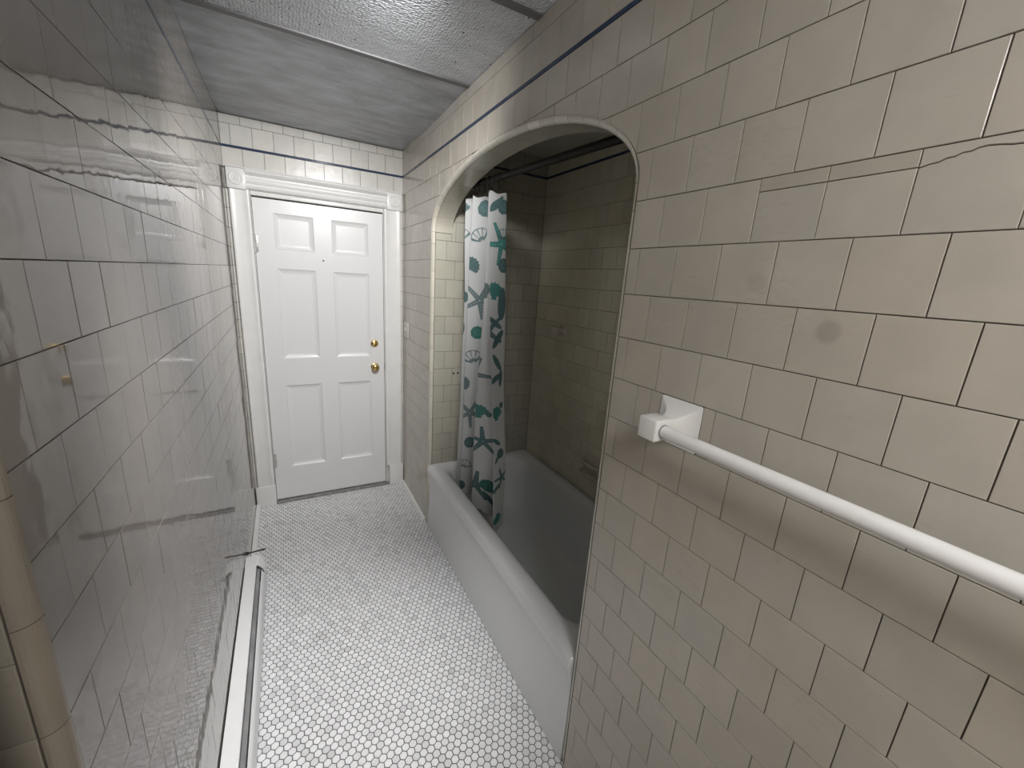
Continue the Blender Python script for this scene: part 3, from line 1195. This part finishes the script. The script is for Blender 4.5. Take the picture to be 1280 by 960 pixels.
quarter('baseboard_left', 0.0008, 1, 2.225, D - 0.0262, 0.026, 'white quarter round along the foot of the left wall')
quarter('baseboard_right', W - 0.0008, -1, 2.435, D - 0.0262, 0.020, 'white quarter round along the foot of the right wall by the door')

# ------------------------------------------------------------------ bathtub
def rrect(x0, x1, y0, y1, r, z, n=10):
    pts = []
    for cx, cy, a0 in ((x1 - r, y0 + r, -PI / 2), (x1 - r, y1 - r, 0), (x0 + r, y1 - r, PI / 2), (x0 + r, y0 + r, PI)):
        for k in range(n + 1):
            a = a0 + PI / 2 * k / n
            pts.append((cx + r * math.cos(a), cy + r * math.sin(a), z))
    return pts


TX0, TX1, TY0, TY1, TZ = 1.012, XB - 0.001, AY0 + 0.001, AY1 - 0.001, 0.455
tub = empty('bathtub', ((TX0 + TX1) / 2, (TY0 + TY1) / 2, 0))
tag(tub, 'white enamelled bathtub with rolled rim built into the arched alcove', 'bathtub')
bm = bmesh.new()


def tub_loop(d_front, d_other, z, r, dn=None):
    dn = d_other if dn is None else dn
    return rrect(TX0 + d_front, TX1 - d_other, TY0 + dn, TY1 - d_other * (1.0), max(r, 0.002), z)


loops = [tub_loop(0.012, 0.0, 0.0, 0.004), tub_loop(0.013, 0.0, 0.06, 0.004), tub_loop(0.020, 0.0, 0.20, 0.004), tub_loop(0.020, 0.0, 0.30, 0.004),
         tub_loop(0.015, 0.0, 0.36, 0.006), tub_loop(0.006, 0.0, 0.395, 0.008), tub_loop(0.001, 0.0, 0.412, 0.012), tub_loop(0.0, 0.0, 0.425, 0.016),
         tub_loop(0.002, 0.001, 0.438, 0.02), tub_loop(0.010, 0.004, 0.449, 0.024), tub_loop(0.022, 0.010, TZ, 0.03), tub_loop(0.045, 0.022, TZ + 0.002, 0.04),
         tub_loop(0.070, 0.040, TZ, 0.06, 0.06), tub_loop(0.088, 0.052, TZ - 0.006, 0.09, 0.075), tub_loop(0.100, 0.062, TZ - 0.018, 0.11, 0.088),
         tub_loop(0.108, 0.070, TZ - 0.036, 0.12, 0.098), tub_loop(0.116, 0.080, 0.36, 0.12, 0.11), tub_loop(0.128, 0.098, 0.24, 0.12, 0.13),
         tub_loop(0.145, 0.120, 0.15, 0.115, 0.16), tub_loop(0.170, 0.150, 0.105, 0.10, 0.19), tub_loop(0.205, 0.190, 0.085, 0.08, 0.24),
         tub_loop(0.27, 0.26, 0.078, 0.05, 0.32)]
b_loft(bm, loops, cap0=True, cap1=True)
shell = bm_obj('tub_shell', bm, M_ENAMEL, None, smooth=math.radians(60))
world_child(shell, tub)
bm = bmesh.new()
b_lathe(bm, (1.42, 1.06, 0.0775), (0, 0, 1), [(0, 0.030), (0.002, 0.029), (0.003, 0.024), (0.0015, 0.018), (0.0015, 0.0)], 24)
dr = bm_obj('drain', bm, M_STEEL, None, smooth=math.radians(40))
world_child(dr, tub)

# ------------------------------------------------------------------ shower rod, rings, curtain
def rod_z(y):
    return 2.078 + (y - AY0) * 0.0395


RODX = 1.178
rod = empty('shower_rod', (RODX, AY1, rod_z(AY1)))
tag(rod, 'dark bronze shower rod spanning the alcove under the arch', 'shower rod')
bm = bmesh.new()
b_tube(bm, [(RODX, AY0 + 0.004, rod_z(AY0)), (RODX, AY1 - 0.004, rod_z(AY1))], 0.0145, 20)
world_child(bm_obj('tube', bm, M_BRONZE, None, smooth=math.radians(50)), rod)
for y, s in ((AY0, 1), (AY1, -1)):
    bm = bmesh.new()
    b_lathe(bm, (RODX, y + s * 0.0008, rod_z(y)), (0, s, 0), [(0, 0.032), (0.004, 0.032), (0.010, 0.026), (0.016, 0.020), (0.030, 0.0185)], 24)
    world_child(bm_obj('flange', bm, M_BRONZE, None, smooth=math.radians(40)), rod)

# plan of the gathered curtain at five heights: crests toward the room, troughs toward the tub
CZ = [2.062, 1.6, 1.15, 0.72, 0.335]
L1 = [2.158, 2.152, 2.175, 2.196, 2.212]
L2 = [2.061, 2.095, 2.104, 2.136, 2.156]
L3 = [1.880, 1.886, 1.919, 1.964, 1.962]
L4 = [1.853, 1.812, 1.752, 1.693, 1.659]
LE = [1.849, 1.825, 1.786, 1.732, 1.732]


def plan(k):
    z = CZ[k]
    xc = 1.13 + (2.05 - z) / 1.69 * 0.025
    d12 = min(1, max(0.25, (L1[k] - L2[k]) / 0.09))
    d34 = min(1, max(0.12, (L3[k] - L4[k]) / 0.20))
    return [(xc + 0.07, L1[k] + 0.035), (xc + 0.004, L1[k]), (xc + 0.085 * d12, L1[k] - 0.02 - 0.01 * d12), (xc, L2[k]),
            (xc + 0.098, L2[k] - 0.035), (xc + 0.006 * (1 - d34), L3[k]), (xc + 0.085 * d34 + 0.004, L3[k] * 0.62 + L4[k] * 0.38), (xc, L4[k]),
            (xc + 0.090, LE[k]), (xc + 0.115, LE[k] + 0.045)]


PLANS = [plan(k) for k in range(5)]
# parameter of the control points = mean unfolded length
seglen = np.zeros(9)
for P in PLANS:
    for q in range(9):
        seglen[q] += math.hypot(P[q + 1][0] - P[q][0], P[q + 1][1] - P[q][1]) / 5
SARC = np.concatenate([[0], np.cumsum(seglen)])
S_TOT = float(SARC[-1])


def lerp_plan(z):
    zz = np.array(CZ[::-1])
    A = np.array(PLANS[::-1])                    # 5 x 10 x 2, ascending z
    return np.stack([[np.interp(z, zz, A[:, q, c]) for c in (0, 1)] for q in range(10)])


def curtain_xy(P, s):
    """rounded polyline through the control points, s array of unfolded lengths"""
    # piecewise-linear, then smoothed by averaging over a small window
    acc = np.zeros((len(s), 2))
    offs = np.linspace(-0.008, 0.008, 9)
    wts = np.array([1, 2, 3, 4, 4, 4, 3, 2, 1.0])
    for o_, w in zip(offs, wts):
        t = np.clip(s + o_, 0, S_TOT)
        acc[:, 0] += w * np.interp(t, SARC, P[:, 0])
        acc[:, 1] += w * np.interp(t, SARC, P[:, 1])
    return acc / wts.sum()


def curtain_grid(ns, nz):
    s = np.linspace(0, S_TOT, ns)
    z = np.linspace(0, 1, nz)
    X = np.zeros((nz, ns, 3))
    for j, t in enumerate(z):
        zz = 0.335 + t * (2.062 - 0.335)
        xy = curtain_xy(lerp_plan(zz), s)
        # soft sway of the cloth, hem a little uneven, top edge following the rod
        sway = 0.004 * np.sin(s * 23 + zz * 5.0) + 0.003 * np.sin(s * 41 - zz * 9.0)
        xy[:, 0] += sway * 0.6
        zc = np.full(ns, zz)
        zc += t ** 6 * (xy[:, 1] - 2.0) * 0.04
        zc += (1 - t) ** 5 * (0.012 * np.sin(s * 17 + 0.6))
        zc += t ** 12 * (-0.010) * (0.5 + 0.5 * np.cos(2 * PI * (s - SARC[1]) / 0.085))
        X[j, :, 0], X[j, :, 1], X[j, :, 2] = xy[:, 0], xy[:, 1], zc
    return s, X


#@@MOTIFS
MOTIFS = [('scallop', 0.0527, 2.0117, 0.042, 0.2, 'dark'),
          ('disc', 0.29, 2.0057, 0.04, 0, 'dark'),
          ('leaf', 0.7443, 2.0077, 0.055, 0.8, 'dark'),
          ('disc', 0.7868, 1.9977, 0.034, 0, 'dark'),
          ('fan', 0.0568, 1.877, 0.042, 0.2, 'dark'),
          ('fan', 0.2657, 1.873, 0.046, 0.5, 'dark'),
          ('star', 0.7767, 1.8268, 0.105, 0.42, 'teal'),
          ('fan', 0.7848, 1.869, 0.036, 0, 'dark'),
          ('scallop', 0.2332, 1.7242, 0.044, -1.0, 'dark'),
          ('disc', 0.7929, 1.7263, 0.035, 0, 'dark'),
          ('star', 0.2839, 1.5393, 0.105, 0.8, 'slate'),
          ('scallop', 0.509, 1.6016, 0.046, 0.1, 'slate'),
          ('scallop', 0.7382, 1.6036, 0.05, -0.1, 'teal'),
          ('leaf', 0.7848, 1.5413, 0.08, 1.5, 'dark'),
          ('star', 0.6956, 1.4086, 0.1, 1.62, 'dark'),
          ('leaf', 0.7422, 1.4488, 0.05, -0.6, 'dark'),
          ('leaf', 0.7585, 1.3684, 0.055, 0.95, 'dark'),
          ('disc', 0.2778, 1.3624, 0.036, 0, 'green'),
          ('fan', 0.2555, 1.2196, 0.05, 0.3, 'dark'),
          ('leaf', 0.075, 1.3724, 0.035, 1.5, 'dark'),
          ('disc', 0.075, 1.5513, 0.03, 0, 'dark'),
          ('star', 0.4725, 1.1613, 0.1, -0.4, 'slate'),
          ('scallop', 0.217, 1.0668, 0.04, -1.3, 'slate'),
          ('star', 0.2575, 0.8798, 0.095, 0.75, 'slate'),
          ('scallop', 0.509, 0.9522, 0.048, 0.1, 'teal'),
          ('scallop', 0.7382, 0.9944, 0.044, 0, 'teal'),
          ('disc', 0.7808, 1.0306, 0.016, 0, 'dark'),
          ('disc', 0.5597, 0.9402, 0.015, 0, 'dark'),
          ('leaf', 0.7382, 1.1714, 0.05, 0.45, 'dark'),
          ('leaf', 0.7767, 1.1714, 0.045, 1.5, 'dark'),
          ('leaf', 0.7524, 1.2518, 0.05, -1.0, 'dark'),
          ('star', 0.5394, 0.7753, 0.088, 0.1, 'dark'),
          ('disc', 0.2677, 0.6888, 0.036, 0, 'dark'),
          ('leaf', 0.7361, 0.8457, 0.038, -0.6, 'dark'),
          ('fan', 0.2434, 0.5441, 0.038, -0.4, 'slate'),
          ('star', 0.5131, 0.4958, 0.088, -0.1, 'dark'),
          ('disc', 0.7645, 0.7773, 0.026, 0, 'dark'),
          ('leaf', 0.7402, 0.7552, 0.03, 0.9, 'dark'),
          ('star', 0.7726, 0.6386, 0.06, 0.3, 'dark'),
          ('leaf', 0.728, 0.5903, 0.038, 0.5, 'dark'),
          ('disc', 0.5678, 0.5119, 0.037, 0, 'green'),
          ('leaf', 0.5678, 0.4355, 0.042, -1.0, 'dark'),
          ('scallop', 0.7422, 0.4134, 0.036, 3.1, 'teal'),
          ('disc', 0.2129, 0.3993, 0.035, 0, 'dark'),
          ('leaf', 0.5252, 0.335, 0.02, 0.4, 'dark')]
#@@END


def paint(Sg, Zg):
    """printed sea-shore motifs: 0 = cloth, 1 = ink; returns colour array"""
    col = np.zeros(Sg.shape + (4,), dtype=np.float32)
    base = np.array([0.55, 0.565, 0.565])
    col[..., :3] = base
    col[..., 3] = 1
    inks = {'teal': np.array([0.06, 0.215, 0.20]), 'dark': np.array([0.075, 0.145, 0.15]), 'slate': np.array([0.13, 0.185, 0.19]), 'green': np.array([0.045, 0.165, 0.14])}

    def put(a, ink):
        a = np.clip(a, 0, 1)[..., None]
        col[..., :3] = col[..., :3] * (1 - a) + ink * a

    def sm(d, w=0.0012):
        return np.clip(0.5 - d / (2 * w), 0, 1)

    for kind, s0, z0, size, rot, ink in MOTIFS:
        c = inks[ink]
        dx, dz = Sg - s0, Zg - z0
        near = (np.abs(dx) < size * 1.6) & (np.abs(dz) < size * 1.6)
        if not near.any():
            continue
        x = dx * math.cos(rot) + dz * math.sin(rot)
        y = -dx * math.sin(rot) + dz * math.cos(rot)
        r = np.hypot(x, y)
        if kind == 'star':
            th = np.arctan2(x, y)
            k = np.round(th / (2 * PI / 5))
            t2 = th - k * 2 * PI / 5
            along, across = r * np.cos(t2), np.abs(r * np.sin(t2))
            wid = 0.15 * size * (1 - 0.45 * along / size)
            a = sm(np.maximum(across - wid, along - size))
            put(np.where(near, a, 0), c)
            dots = sm(np.abs(across) - 0.028 * size) * (along < 0.85 * size) * (np.sin(along * 2 * PI / (0.16 * size)) > 0)
            put(np.where(near, a * dots * 0.45, 0), c * 2.6 + 0.05)
        elif kind == 'scallop':       # solid fan with darker ribs
            th = np.arctan2(x, y + 0.75 * size)
            rr_ = np.hypot(x, y + 0.75 * size)
            edge = size * 1.6 * (0.96 + 0.04 * np.cos(th * 22)) * np.sqrt(np.clip(np.cos(th * 0.85), 0.05, 1))
            a = sm(np.maximum(rr_ - edge, (np.abs(th) - 1.05) * size * 0.5))
            knob_ = sm(np.maximum(np.abs(x) - 0.34 * size, np.abs(y + 0.72 * size) - 0.13 * size))
            a = np.maximum(a, knob_)
            put(np.where(near, a, 0), c)
            rib = (np.abs(np.sin(th * 7.0)) < 0.22) * (rr_ > 0.3 * size)
            put(np.where(near, a * rib * 0.55, 0), c * 0.55)
        elif kind == 'fan':           # outlined fan: ribs drawn as lines
            th = np.arctan2(x, y + 0.75 * size)
            rr_ = np.hypot(x, y + 0.75 * size)
            edge = size * 1.6 * np.sqrt(np.clip(np.cos(th * 0.85), 0.05, 1))
            inside = np.maximum(rr_ - edge, (np.abs(th) - 1.05) * size * 0.5)
            a = sm(inside)
            line = sm(np.abs(inside + 0.05 * size) - 0.05 * size)
            rib = np.clip(1.3 - np.abs(np.sin(th * 7.5)) * 2.6, 0, 1) * (rr_ > 0.35 * size)
            fillc = sm(rr_ - 0.62 * size) * (rr_ > 0.22 * size)
            b_ = a * np.clip(line + rib + fillc * 0.8, 0, 1)
            put(np.where(near, b_, 0), c)
        elif kind == 'disc':          # round sand dollar / urchin
            ang = np.arctan2(x, y)
            a = sm(r - size * (1 + 0.03 * np.cos(ang * 9)))
            put(np.where(near, a, 0), c)
            pet = sm(np.abs(r - 0.5 * size * (0.7 + 0.3 * np.cos(ang * 5))) - 0.06 * size)
            put(np.where(near, a * pet * 0.5, 0), c * 2.2 + 0.03)
        elif kind == 'leaf':          # long spindle (razor shell, weed)
            w = 0.30 * size * np.sqrt(np.clip(1 - (x / size) ** 2, 0, 1))
            a = sm(np.abs(y) - w) * (np.abs(x) < size)
            put(np.where(near, a, 0), c)
        elif kind == 'shadow':
            pass
        elif kind == 'hook':          # curved claw
            a = sm(np.maximum(np.abs(r - 0.75 * size) - 0.2 * size, -y))
            put(np.where(near, a, 0), c)
    # top hem band, slightly different weave
    return col


def curtain_material():
    m, nt, b = new_mat('printed_curtain')
    at = N(nt, 'ShaderNodeAttribute', attribute_name='tint')
    nt.links.new(at.outputs['Color'], b.inputs['Base Color'])
    b.inputs['Roughness'].default_value = 0.6
    tr = N(nt, 'ShaderNodeBsdfTranslucent')
    nt.links.new(at.outputs['Color'], tr.inputs['Color'])
    mx = N(nt, 'ShaderNodeMixShader')
    mx.inputs[0].default_value = 0.18
    out = nt.nodes['Material Output']
    nt.links.new(b.outputs[0], mx.inputs[1])
    nt.links.new(tr.outputs[0], mx.inputs[2])
    nt.links.new(mx.outputs[0], out.inputs['Surface'])
    return m


NS, NZ = 420, 860
sv, XG = curtain_grid(NS, NZ)
zn = np.linspace(0.335, 2.062, NZ)
Sg, Zg = np.meshgrid(sv, zn)
colr = paint(Sg, Zg)
me = bpy.data.meshes.new('shower_curtain')
idx = np.arange(NS * NZ).reshape(NZ, NS)
quads = np.stack([idx[:-1, :-1], idx[:-1, 1:], idx[1:, 1:], idx[1:, :-1]], -1).reshape(-1, 4)
me.vertices.add(NS * NZ)
me.vertices.foreach_set('co', XG.reshape(-1).astype(np.float32))
me.loops.add(quads.size)
me.loops.foreach_set('vertex_index', quads.reshape(-1).astype(np.int32))
me.polygons.add(len(quads))
me.polygons.foreach_set('loop_start', np.arange(0, quads.size, 4, dtype=np.int32))
me.polygons.foreach_set('loop_total', np.full(len(quads), 4, dtype=np.int32))
me.update(calc_edges=True)
me.polygons.foreach_set('use_smooth', [True] * len(me.polygons))
a_ = me.attributes.new('tint', 'FLOAT_COLOR', 'POINT')
a_.data.foreach_set('color', colr.reshape(-1))
me.materials.append(curtain_material())
curtain = bpy.data.objects.new('shower_curtain', me)
COL.objects.link(curtain)
sol = curtain.modifiers.new('cloth', 'SOLIDIFY')
sol.thickness = 0.0006
tag(curtain, 'white shower curtain printed with teal shells and starfish, gathered at the far end', 'shower curtain')

# rings on the rod, one at each fold
ring_proto = None
Ptop = lerp_plan(2.05)
ring_y = [2.185, 2.150, 2.115, 2.065, 2.015, 1.950, 1.890, 1.850]
for k, y in enumerate(ring_y):
    if ring_proto is None:
        bm = bmesh.new()
        b_torus(bm, (0, 0, -0.003), (0.15, 1, 0), 0.0190, 0.0020, 28, 8)
        for vv in bm.verts:
            if vv.co.z < 0:
                vv.co.z *= 2.1
        ring_proto = bm_obj('curtain_ring', bm, M_IRON, None, smooth=math.radians(60))
        r_ = ring_proto
    else:
        r_ = ring_proto.copy()
        COL.objects.link(r_)
    r_.location = (RODX, y, rod_z(y))
    r_.rotation_euler = (0, 0, random.uniform(-0.35, 0.35))
    tag(r_, 'small dark curtain ring on the shower rod above the gathered curtain', 'curtain ring', 'dark curtain rings on the shower rod')

# ------------------------------------------------------------------ ceramic brackets and the white towel bar
def sq(axis_x, cy, cz, h, r, n=5):
    """rounded square loop in the plane x = axis_x"""
    pts = []
    for sy, sz, a0 in ((1, -1, -PI / 2), (1, 1, 0), (-1, 1, PI / 2), (-1, -1, PI)):
        for k in range(n + 1):
            a = a0 + PI / 2 * k / n
            pts.append((axis_x, cy + sy * (h - r) + r * math.cos(a), cz + sz * (h - r) + r * math.sin(a)))
    return pts


def bracket(xw, cy, cz, mat, parent, name='bracket', up=0.0, half=0.0535, reach=1.0):
    """flared ceramic post on a tile-sized square base with a square block at its end"""
    bm = bmesh.new()
    loops = []
    k = half / 0.0535
    for dx, h in ((-0.001, half), (0.0022, half), (0.0040, 0.0475 * k), (0.007, 0.0395 * k), (0.011, 0.0330 * k), (0.016, 0.0278 * k), (0.022, 0.0238 * k),
                  (0.029, 0.0208 * k), (0.037, 0.0190 * k), (0.045, 0.0182 * k), (0.052, 0.0180 * k)):
        dx *= reach
        loops.append(sq(xw - dx, cy, cz + up * min(1, dx / 0.04), h, min(0.004, h * 0.3)))
    b_loft(bm, loops)
    o = bm_obj(name, bm, mat, None, smooth=math.radians(38))
    bm = bmesh.new()
    b_box(bm, xw - 0.101 * reach, xw - 0.050 * reach, cy - 0.0240, cy + 0.0240, cz + up - 0.0240, cz + up + 0.0240, bev=0.004, seg=3)
    bl = bm_obj('end_block', bm, mat, o, smooth=math.radians(38))
    if parent is not None:
        world_child(o, parent)
    return o


bar = empty('towel_bar', (W, 0.26, 1.363))
tag(bar, 'white towel bar with ceramic brackets on the right wall', 'towel bar')
bracket(W, 0.5675, 1.3660, M_CERAMIC, bar)
bracket(W, -0.095, 1.3660, M_CERAMIC, bar)
bm = bmesh.new()
b_tube(bm, [(0.949, 0.545, 1.3650), (0.949, -0.073, 1.3650)], 0.0135, 28)
world_child(bm_obj('bar', bm, M_BARWHITE, None, smooth=math.radians(50)), bar)
bm = bmesh.new()
b_tube(bm, [(0.949, 0.5430, 1.3650), (0.949, 0.5400, 1.3650)], 0.0148, 28)
gk = bm_obj('socket_ring', bm, M_GREYSTEEL, None, smooth=math.radians(50))
world_child(gk, bar)

ab = bracket(XB, 2.045, 1.381, M_CREAM, None, 'wall_bracket', half=0.045)
tag(ab, 'cream ceramic bracket without its bar on the back wall of the tub alcove', 'bracket')

# soap dish
sd = empty('soap_dish', (XB, 1.640, 0.62))
tag(sd, 'cream ceramic soap dish set in the alcove wall above the tub', 'soap dish')
bm = bmesh.new()
b_box(bm, XB - 0.006, XB + 0.0005, 1.565, 1.715, 0.555, 0.705, bev=0.003)
world_child(bm_obj('back_plate', bm, M_CREAM, None, smooth=math.radians(38)), sd)
bm = bmesh.new()
loops = []
for z, dx, w in ((0.583, 0.030, 0.045), (0.590, 0.050, 0.056), (0.602, 0.066, 0.063), (0.612, 0.070, 0.066), (0.615, 0.067, 0.064), (0.610, 0.061, 0.058), (0.602, 0.055, 0.052), (0.600, 0.045, 0.045)):
    L = []
    for k in range(25):
        a = -PI / 2 + PI * k / 24
        L.append((XB - 0.004 - dx * max(0, math.cos(a)) ** 0.55, 1.64 + w * math.sin(a), z))
    loops.append(L)
b_loft(bm, loops)
world_child(bm_obj('tray', bm, M_CREAM, None, smooth=math.radians(50)), sd)
bm = bmesh.new()
b_tube(bm, [(XB - 0.004, 1.578, 0.655), (XB - 0.030, 1.580, 0.655), (XB - 0.036, 1.590, 0.655), (XB - 0.036, 1.690, 0.655), (XB - 0.030, 1.700, 0.655), (XB - 0.004, 1.702, 0.655)], 0.009, 12)
world_child(bm_obj('grab_handle', bm, M_CREAM, None, smooth=math.radians(60)), sd)

# ------------------------------------------------------------------ baseboard heater and the pin beside it
ht = empty('baseboard_heater', (0.045, 1.4, 0))
tag(ht, 'long white baseboard heater with grey slots along the left wall', 'heater')
HY0, HY1 = 0.640, 2.225
bm = bmesh.new()
prof = [(0.003, 0.012), (0.003, 0.165), (0.050, 0.165), (0.0515, 0.1635), (0.0515, 0.150), (0.049, 0.150), (0.049, 0.160), (0.006, 0.160), (0.006, 0.012)]
b_loft(bm, [[(x, y, z) for x, z in prof] for y in (HY0, HY1 - 0.004)])
world_child(bm_obj('back_panel', bm, M_STEEL, None), ht)
bm = bmesh.new()
prof = [(0.0805, 0.012), (0.0835, 0.014), (0.0835, 0.112), (0.080, 0.124), (0.0735, 0.134), (0.0715, 0.134), (0.0775, 0.123), (0.0805, 0.112)]
b_loft(bm, [[(x, y, z) for x, z in prof] for y in (HY0, HY1 - 0.090)])
fp = bm_obj('front_panel', bm, M_STEEL, None)
world_child(fp, ht)
bm = bmesh.new()
prof = [(0.0525, 0.145), (0.0545, 0.146), (0.0665, 0.1375), (0.0645, 0.135)]
b_loft(bm, [[(x, y, z) for x, z in prof] for y in (HY0, HY1 - 0.086)])
da = bm_obj('damper', bm, M_GREYSTEEL, None)
da['label'] = 'worn grey metal damper strip'
world_child(da, ht)
bm = bmesh.new()
b_tube(bm, [(0.040, HY0 + 0.01, 0.075), (0.040, HY1 - 0.01, 0.075)], 0.011, 12)
for k in range(100):
    y = HY0 + 0.10 + k * (HY1 - HY0 - 0.24) / 99
    b_box(bm, 0.012, 0.070, y, y + 0.0008, 0.045, 0.105)
el = bm_obj('heating_element', bm, M_GREYSTEEL, None)
world_child(el, ht)
bm = bmesh.new()
outer = [(0.0015, 0.004), (0.0015, 0.1675), (0.050, 0.1675), (0.062, 0.162), (0.078, 0.140), (0.0855, 0.116), (0.0862, 0.004)]
inner = [(0.0040, 0.004), (0.0040, 0.1652), (0.049, 0.1652), (0.060, 0.160), (0.076, 0.139), (0.0832, 0.116), (0.0837, 0.004)]
yA, yB = HY1 - 0.085, HY1
La, Lb = [(x, yA, z) for x, z in outer], [(x, yB, z) for x, z in outer]
ra = [bm.verts.new(p) for p in La]
rb = [bm.verts.new(p) for p in Lb]
ri = [bm.verts.new((x, yA, z)) for x, z in inner]
rj = [bm.verts.new((x, yB - 0.002, z)) for x, z in inner]
for k in range(6):
    bm.faces.new((ra[k], ra[k + 1], rb[k + 1], rb[k]))
    bm.faces.new((ri[k + 1], ri[k], rj[k], rj[k + 1]))
    bm.faces.new((ra[k + 1], ra[k], ri[k], ri[k + 1]))
bm.faces.new(rb)
bm.faces.new(rj[::-1])
ec = bm_obj('end_cap', bm, M_STEEL, None)
world_child(ec, ht)
bm = bmesh.new()
b_box(bm, 0.004, 0.0825, HY1 - 0.093, HY1 - 0.088, 0.012, 0.128)  # black plate standing in for shade in the open gap
bk = bm_obj('end_gap_shade', bm, M_DARK, None)
bk['label'] = 'black plate for the shaded gap beside the end cap'
world_child(bk, ht)

pin = empty('wall_pin', (0.0, 2.262, 0.160))
tag(pin, 'dark pointed metal pin sticking out of the left wall past the heater end', 'pin')
bm = bmesh.new()
b_tube(bm, [(0.0005, 2.262, 0.165), (0.072, 2.262, 0.168), (0.074, 2.262, 0.168), (0.092, 2.262, 0.169)], [0.0035, 0.0035, 0.0062, 0.0015], 12)
world_child(bm_obj('shaft', bm, M_IRON, None, smooth=math.radians(40)), pin)
bm = bmesh.new()
b_lathe(bm, (0.0004, 2.262, 0.165), (1, 0, 0), [(0, 0.011), (0.003, 0.011), (0.005, 0.008), (0.012, 0.0065), (0.013, 0.004)], 18)
world_child(bm_obj('collar', bm, M_IRON, None, smooth=math.radians(40)), pin)

# ------------------------------------------------------------------ switch, wall plugs, alcove vent
sw = empty('light_switch', (W, 2.94, 1.263))
tag(sw, 'cream light switch plate on the right wall between door and arch', 'light switch')
bm = bmesh.new()
b_box(bm, W - 0.007, W - 0.0004, 2.882, 2.998, 1.206, 1.320, bev=0.003)
world_child(bm_obj('cover_plate', bm, M_SWITCH, None, smooth=math.radians(38)), sw)
for y in (2.916, 2.962):
    bm = bmesh.new()
    b_box(bm, W - 0.0125, W - 0.006, y - 0.0045, y + 0.0045, 1.254, 1.276, bev=0.002)
    world_child(bm_obj('toggle', bm, M_SWITCH, None), sw)
for k, x in enumerate((1.180, 1.209)):
    bm = bmesh.new()
    b_lathe(bm, (x, AY1 - 0.0004, 1.060), (0, -1, 0), [(0, 0.0062), (0.0012, 0.0058), (0.0012, 0.0034), (0.0006, 0.0030), (0.0006, 0.0)], 14)
    tag(bm_obj('wall_plug', bm, M_DARK, None),
        'dark screw plug beside the curtain on the alcove end wall, ' + ('farther from the curtain' if k == 0 else 'nearer to the curtain'), 'wall plug', 'pair of dark wall plugs')
bm = bmesh.new()
b_box(bm, 1.585, 1.680, 1.785, 1.850, HA - 0.004, HA - 0.0005, bev=0.001)
vt = bm_obj('ceiling_vent', bm, M_IRON, None)
tag(vt, 'small dark opening cover in the alcove ceiling above the tub', 'vent')

# ------------------------------------------------------------------ the lamp that lights the room (above and behind the camera)
LXp, LYp = LAMP_POS
lamp = empty('ceiling_lamp', (LXp, LYp, H))
tag(lamp, 'round white glass drum lamp hanging close under the ceiling behind the camera', 'ceiling lamp')
bm = bmesh.new()
b_lathe(bm, (LXp, LYp, H - 0.0005), (0, 0, -1), [(0, 0.070), (0.012, 0.070), (0.022, 0.055), (0.024, 0.012), (0.150, 0.012), (0.152, 0.060), (0.165, 0.120), (0.166, 0.0)], 40)
world_child(bm_obj('lamp_base', bm, M_TRIMPAINT, None, smooth=math.radians(40)), lamp)
bm = bmesh.new()
b_lathe(bm, (LXp, LYp, H - 0.167), (0, 0, -1), [(0, 0.150), (0.012, 0.172), (0.075, 0.176), (0.100, 0.168), (0.116, 0.140), (0.122, 0.080), (0.123, 0.0)], 48)
world_child(bm_obj('glass_drum', bm, M_GLOW, None, smooth=math.radians(60)), lamp)


def fill_light(pos, aim, power, size, blend, label, soft=0.05):  # unseen ceiling spots added to brighten parts of the passage
    root = empty('fill_light', (pos[0], pos[1], H))
    tag(root, label, 'fill_light', 'added fill lights in the ceiling')
    ax = (Vector(aim) - Vector(pos)).normalized()
    bm = bmesh.new()
    b_lathe(bm, (pos[0], pos[1], H - 0.0004), (0, 0, -1), [(0, 0.058), (0.003, 0.057), (0.0045, 0.052), (0.0040, 0.046), (0.0006, 0.043), (0.0006, 0.0)], 32)
    world_child(bm_obj('trim_ring', bm, M_TRIMPAINT, None, smooth=math.radians(40)), root)
    sl = bpy.data.lights.new('spot_lamp', 'SPOT')
    sl.energy = power
    sl.color = LAMP_COLOR
    sl.spot_size = math.radians(size)
    sl.spot_blend = blend
    sl.shadow_soft_size = soft
    so = bpy.data.objects.new('spot_lamp', sl)
    COL.objects.link(so)
    so.location = Vector(pos) - Vector((0, 0, 0.03))
    so.rotation_euler = ax.to_track_quat('-Z', 'Y').to_euler()
    world_child(so, root)


fill_light(SPOT_POS, SPOT_AIM, SPOT_POWER, 84, 1.0, 'added round fill light in the ceiling, tilted toward the door')
fill_light(SPOT2_POS, SPOT2_AIM, SPOT2_POWER, 50, 1.0, 'added round fill light nearer the camera shining on the floor')
fill_light(SPOT3_POS, SPOT3_AIM, SPOT3_POWER, 44, 1.0, 'added round fill light on the left turned to the wall over the arch', 0.12)
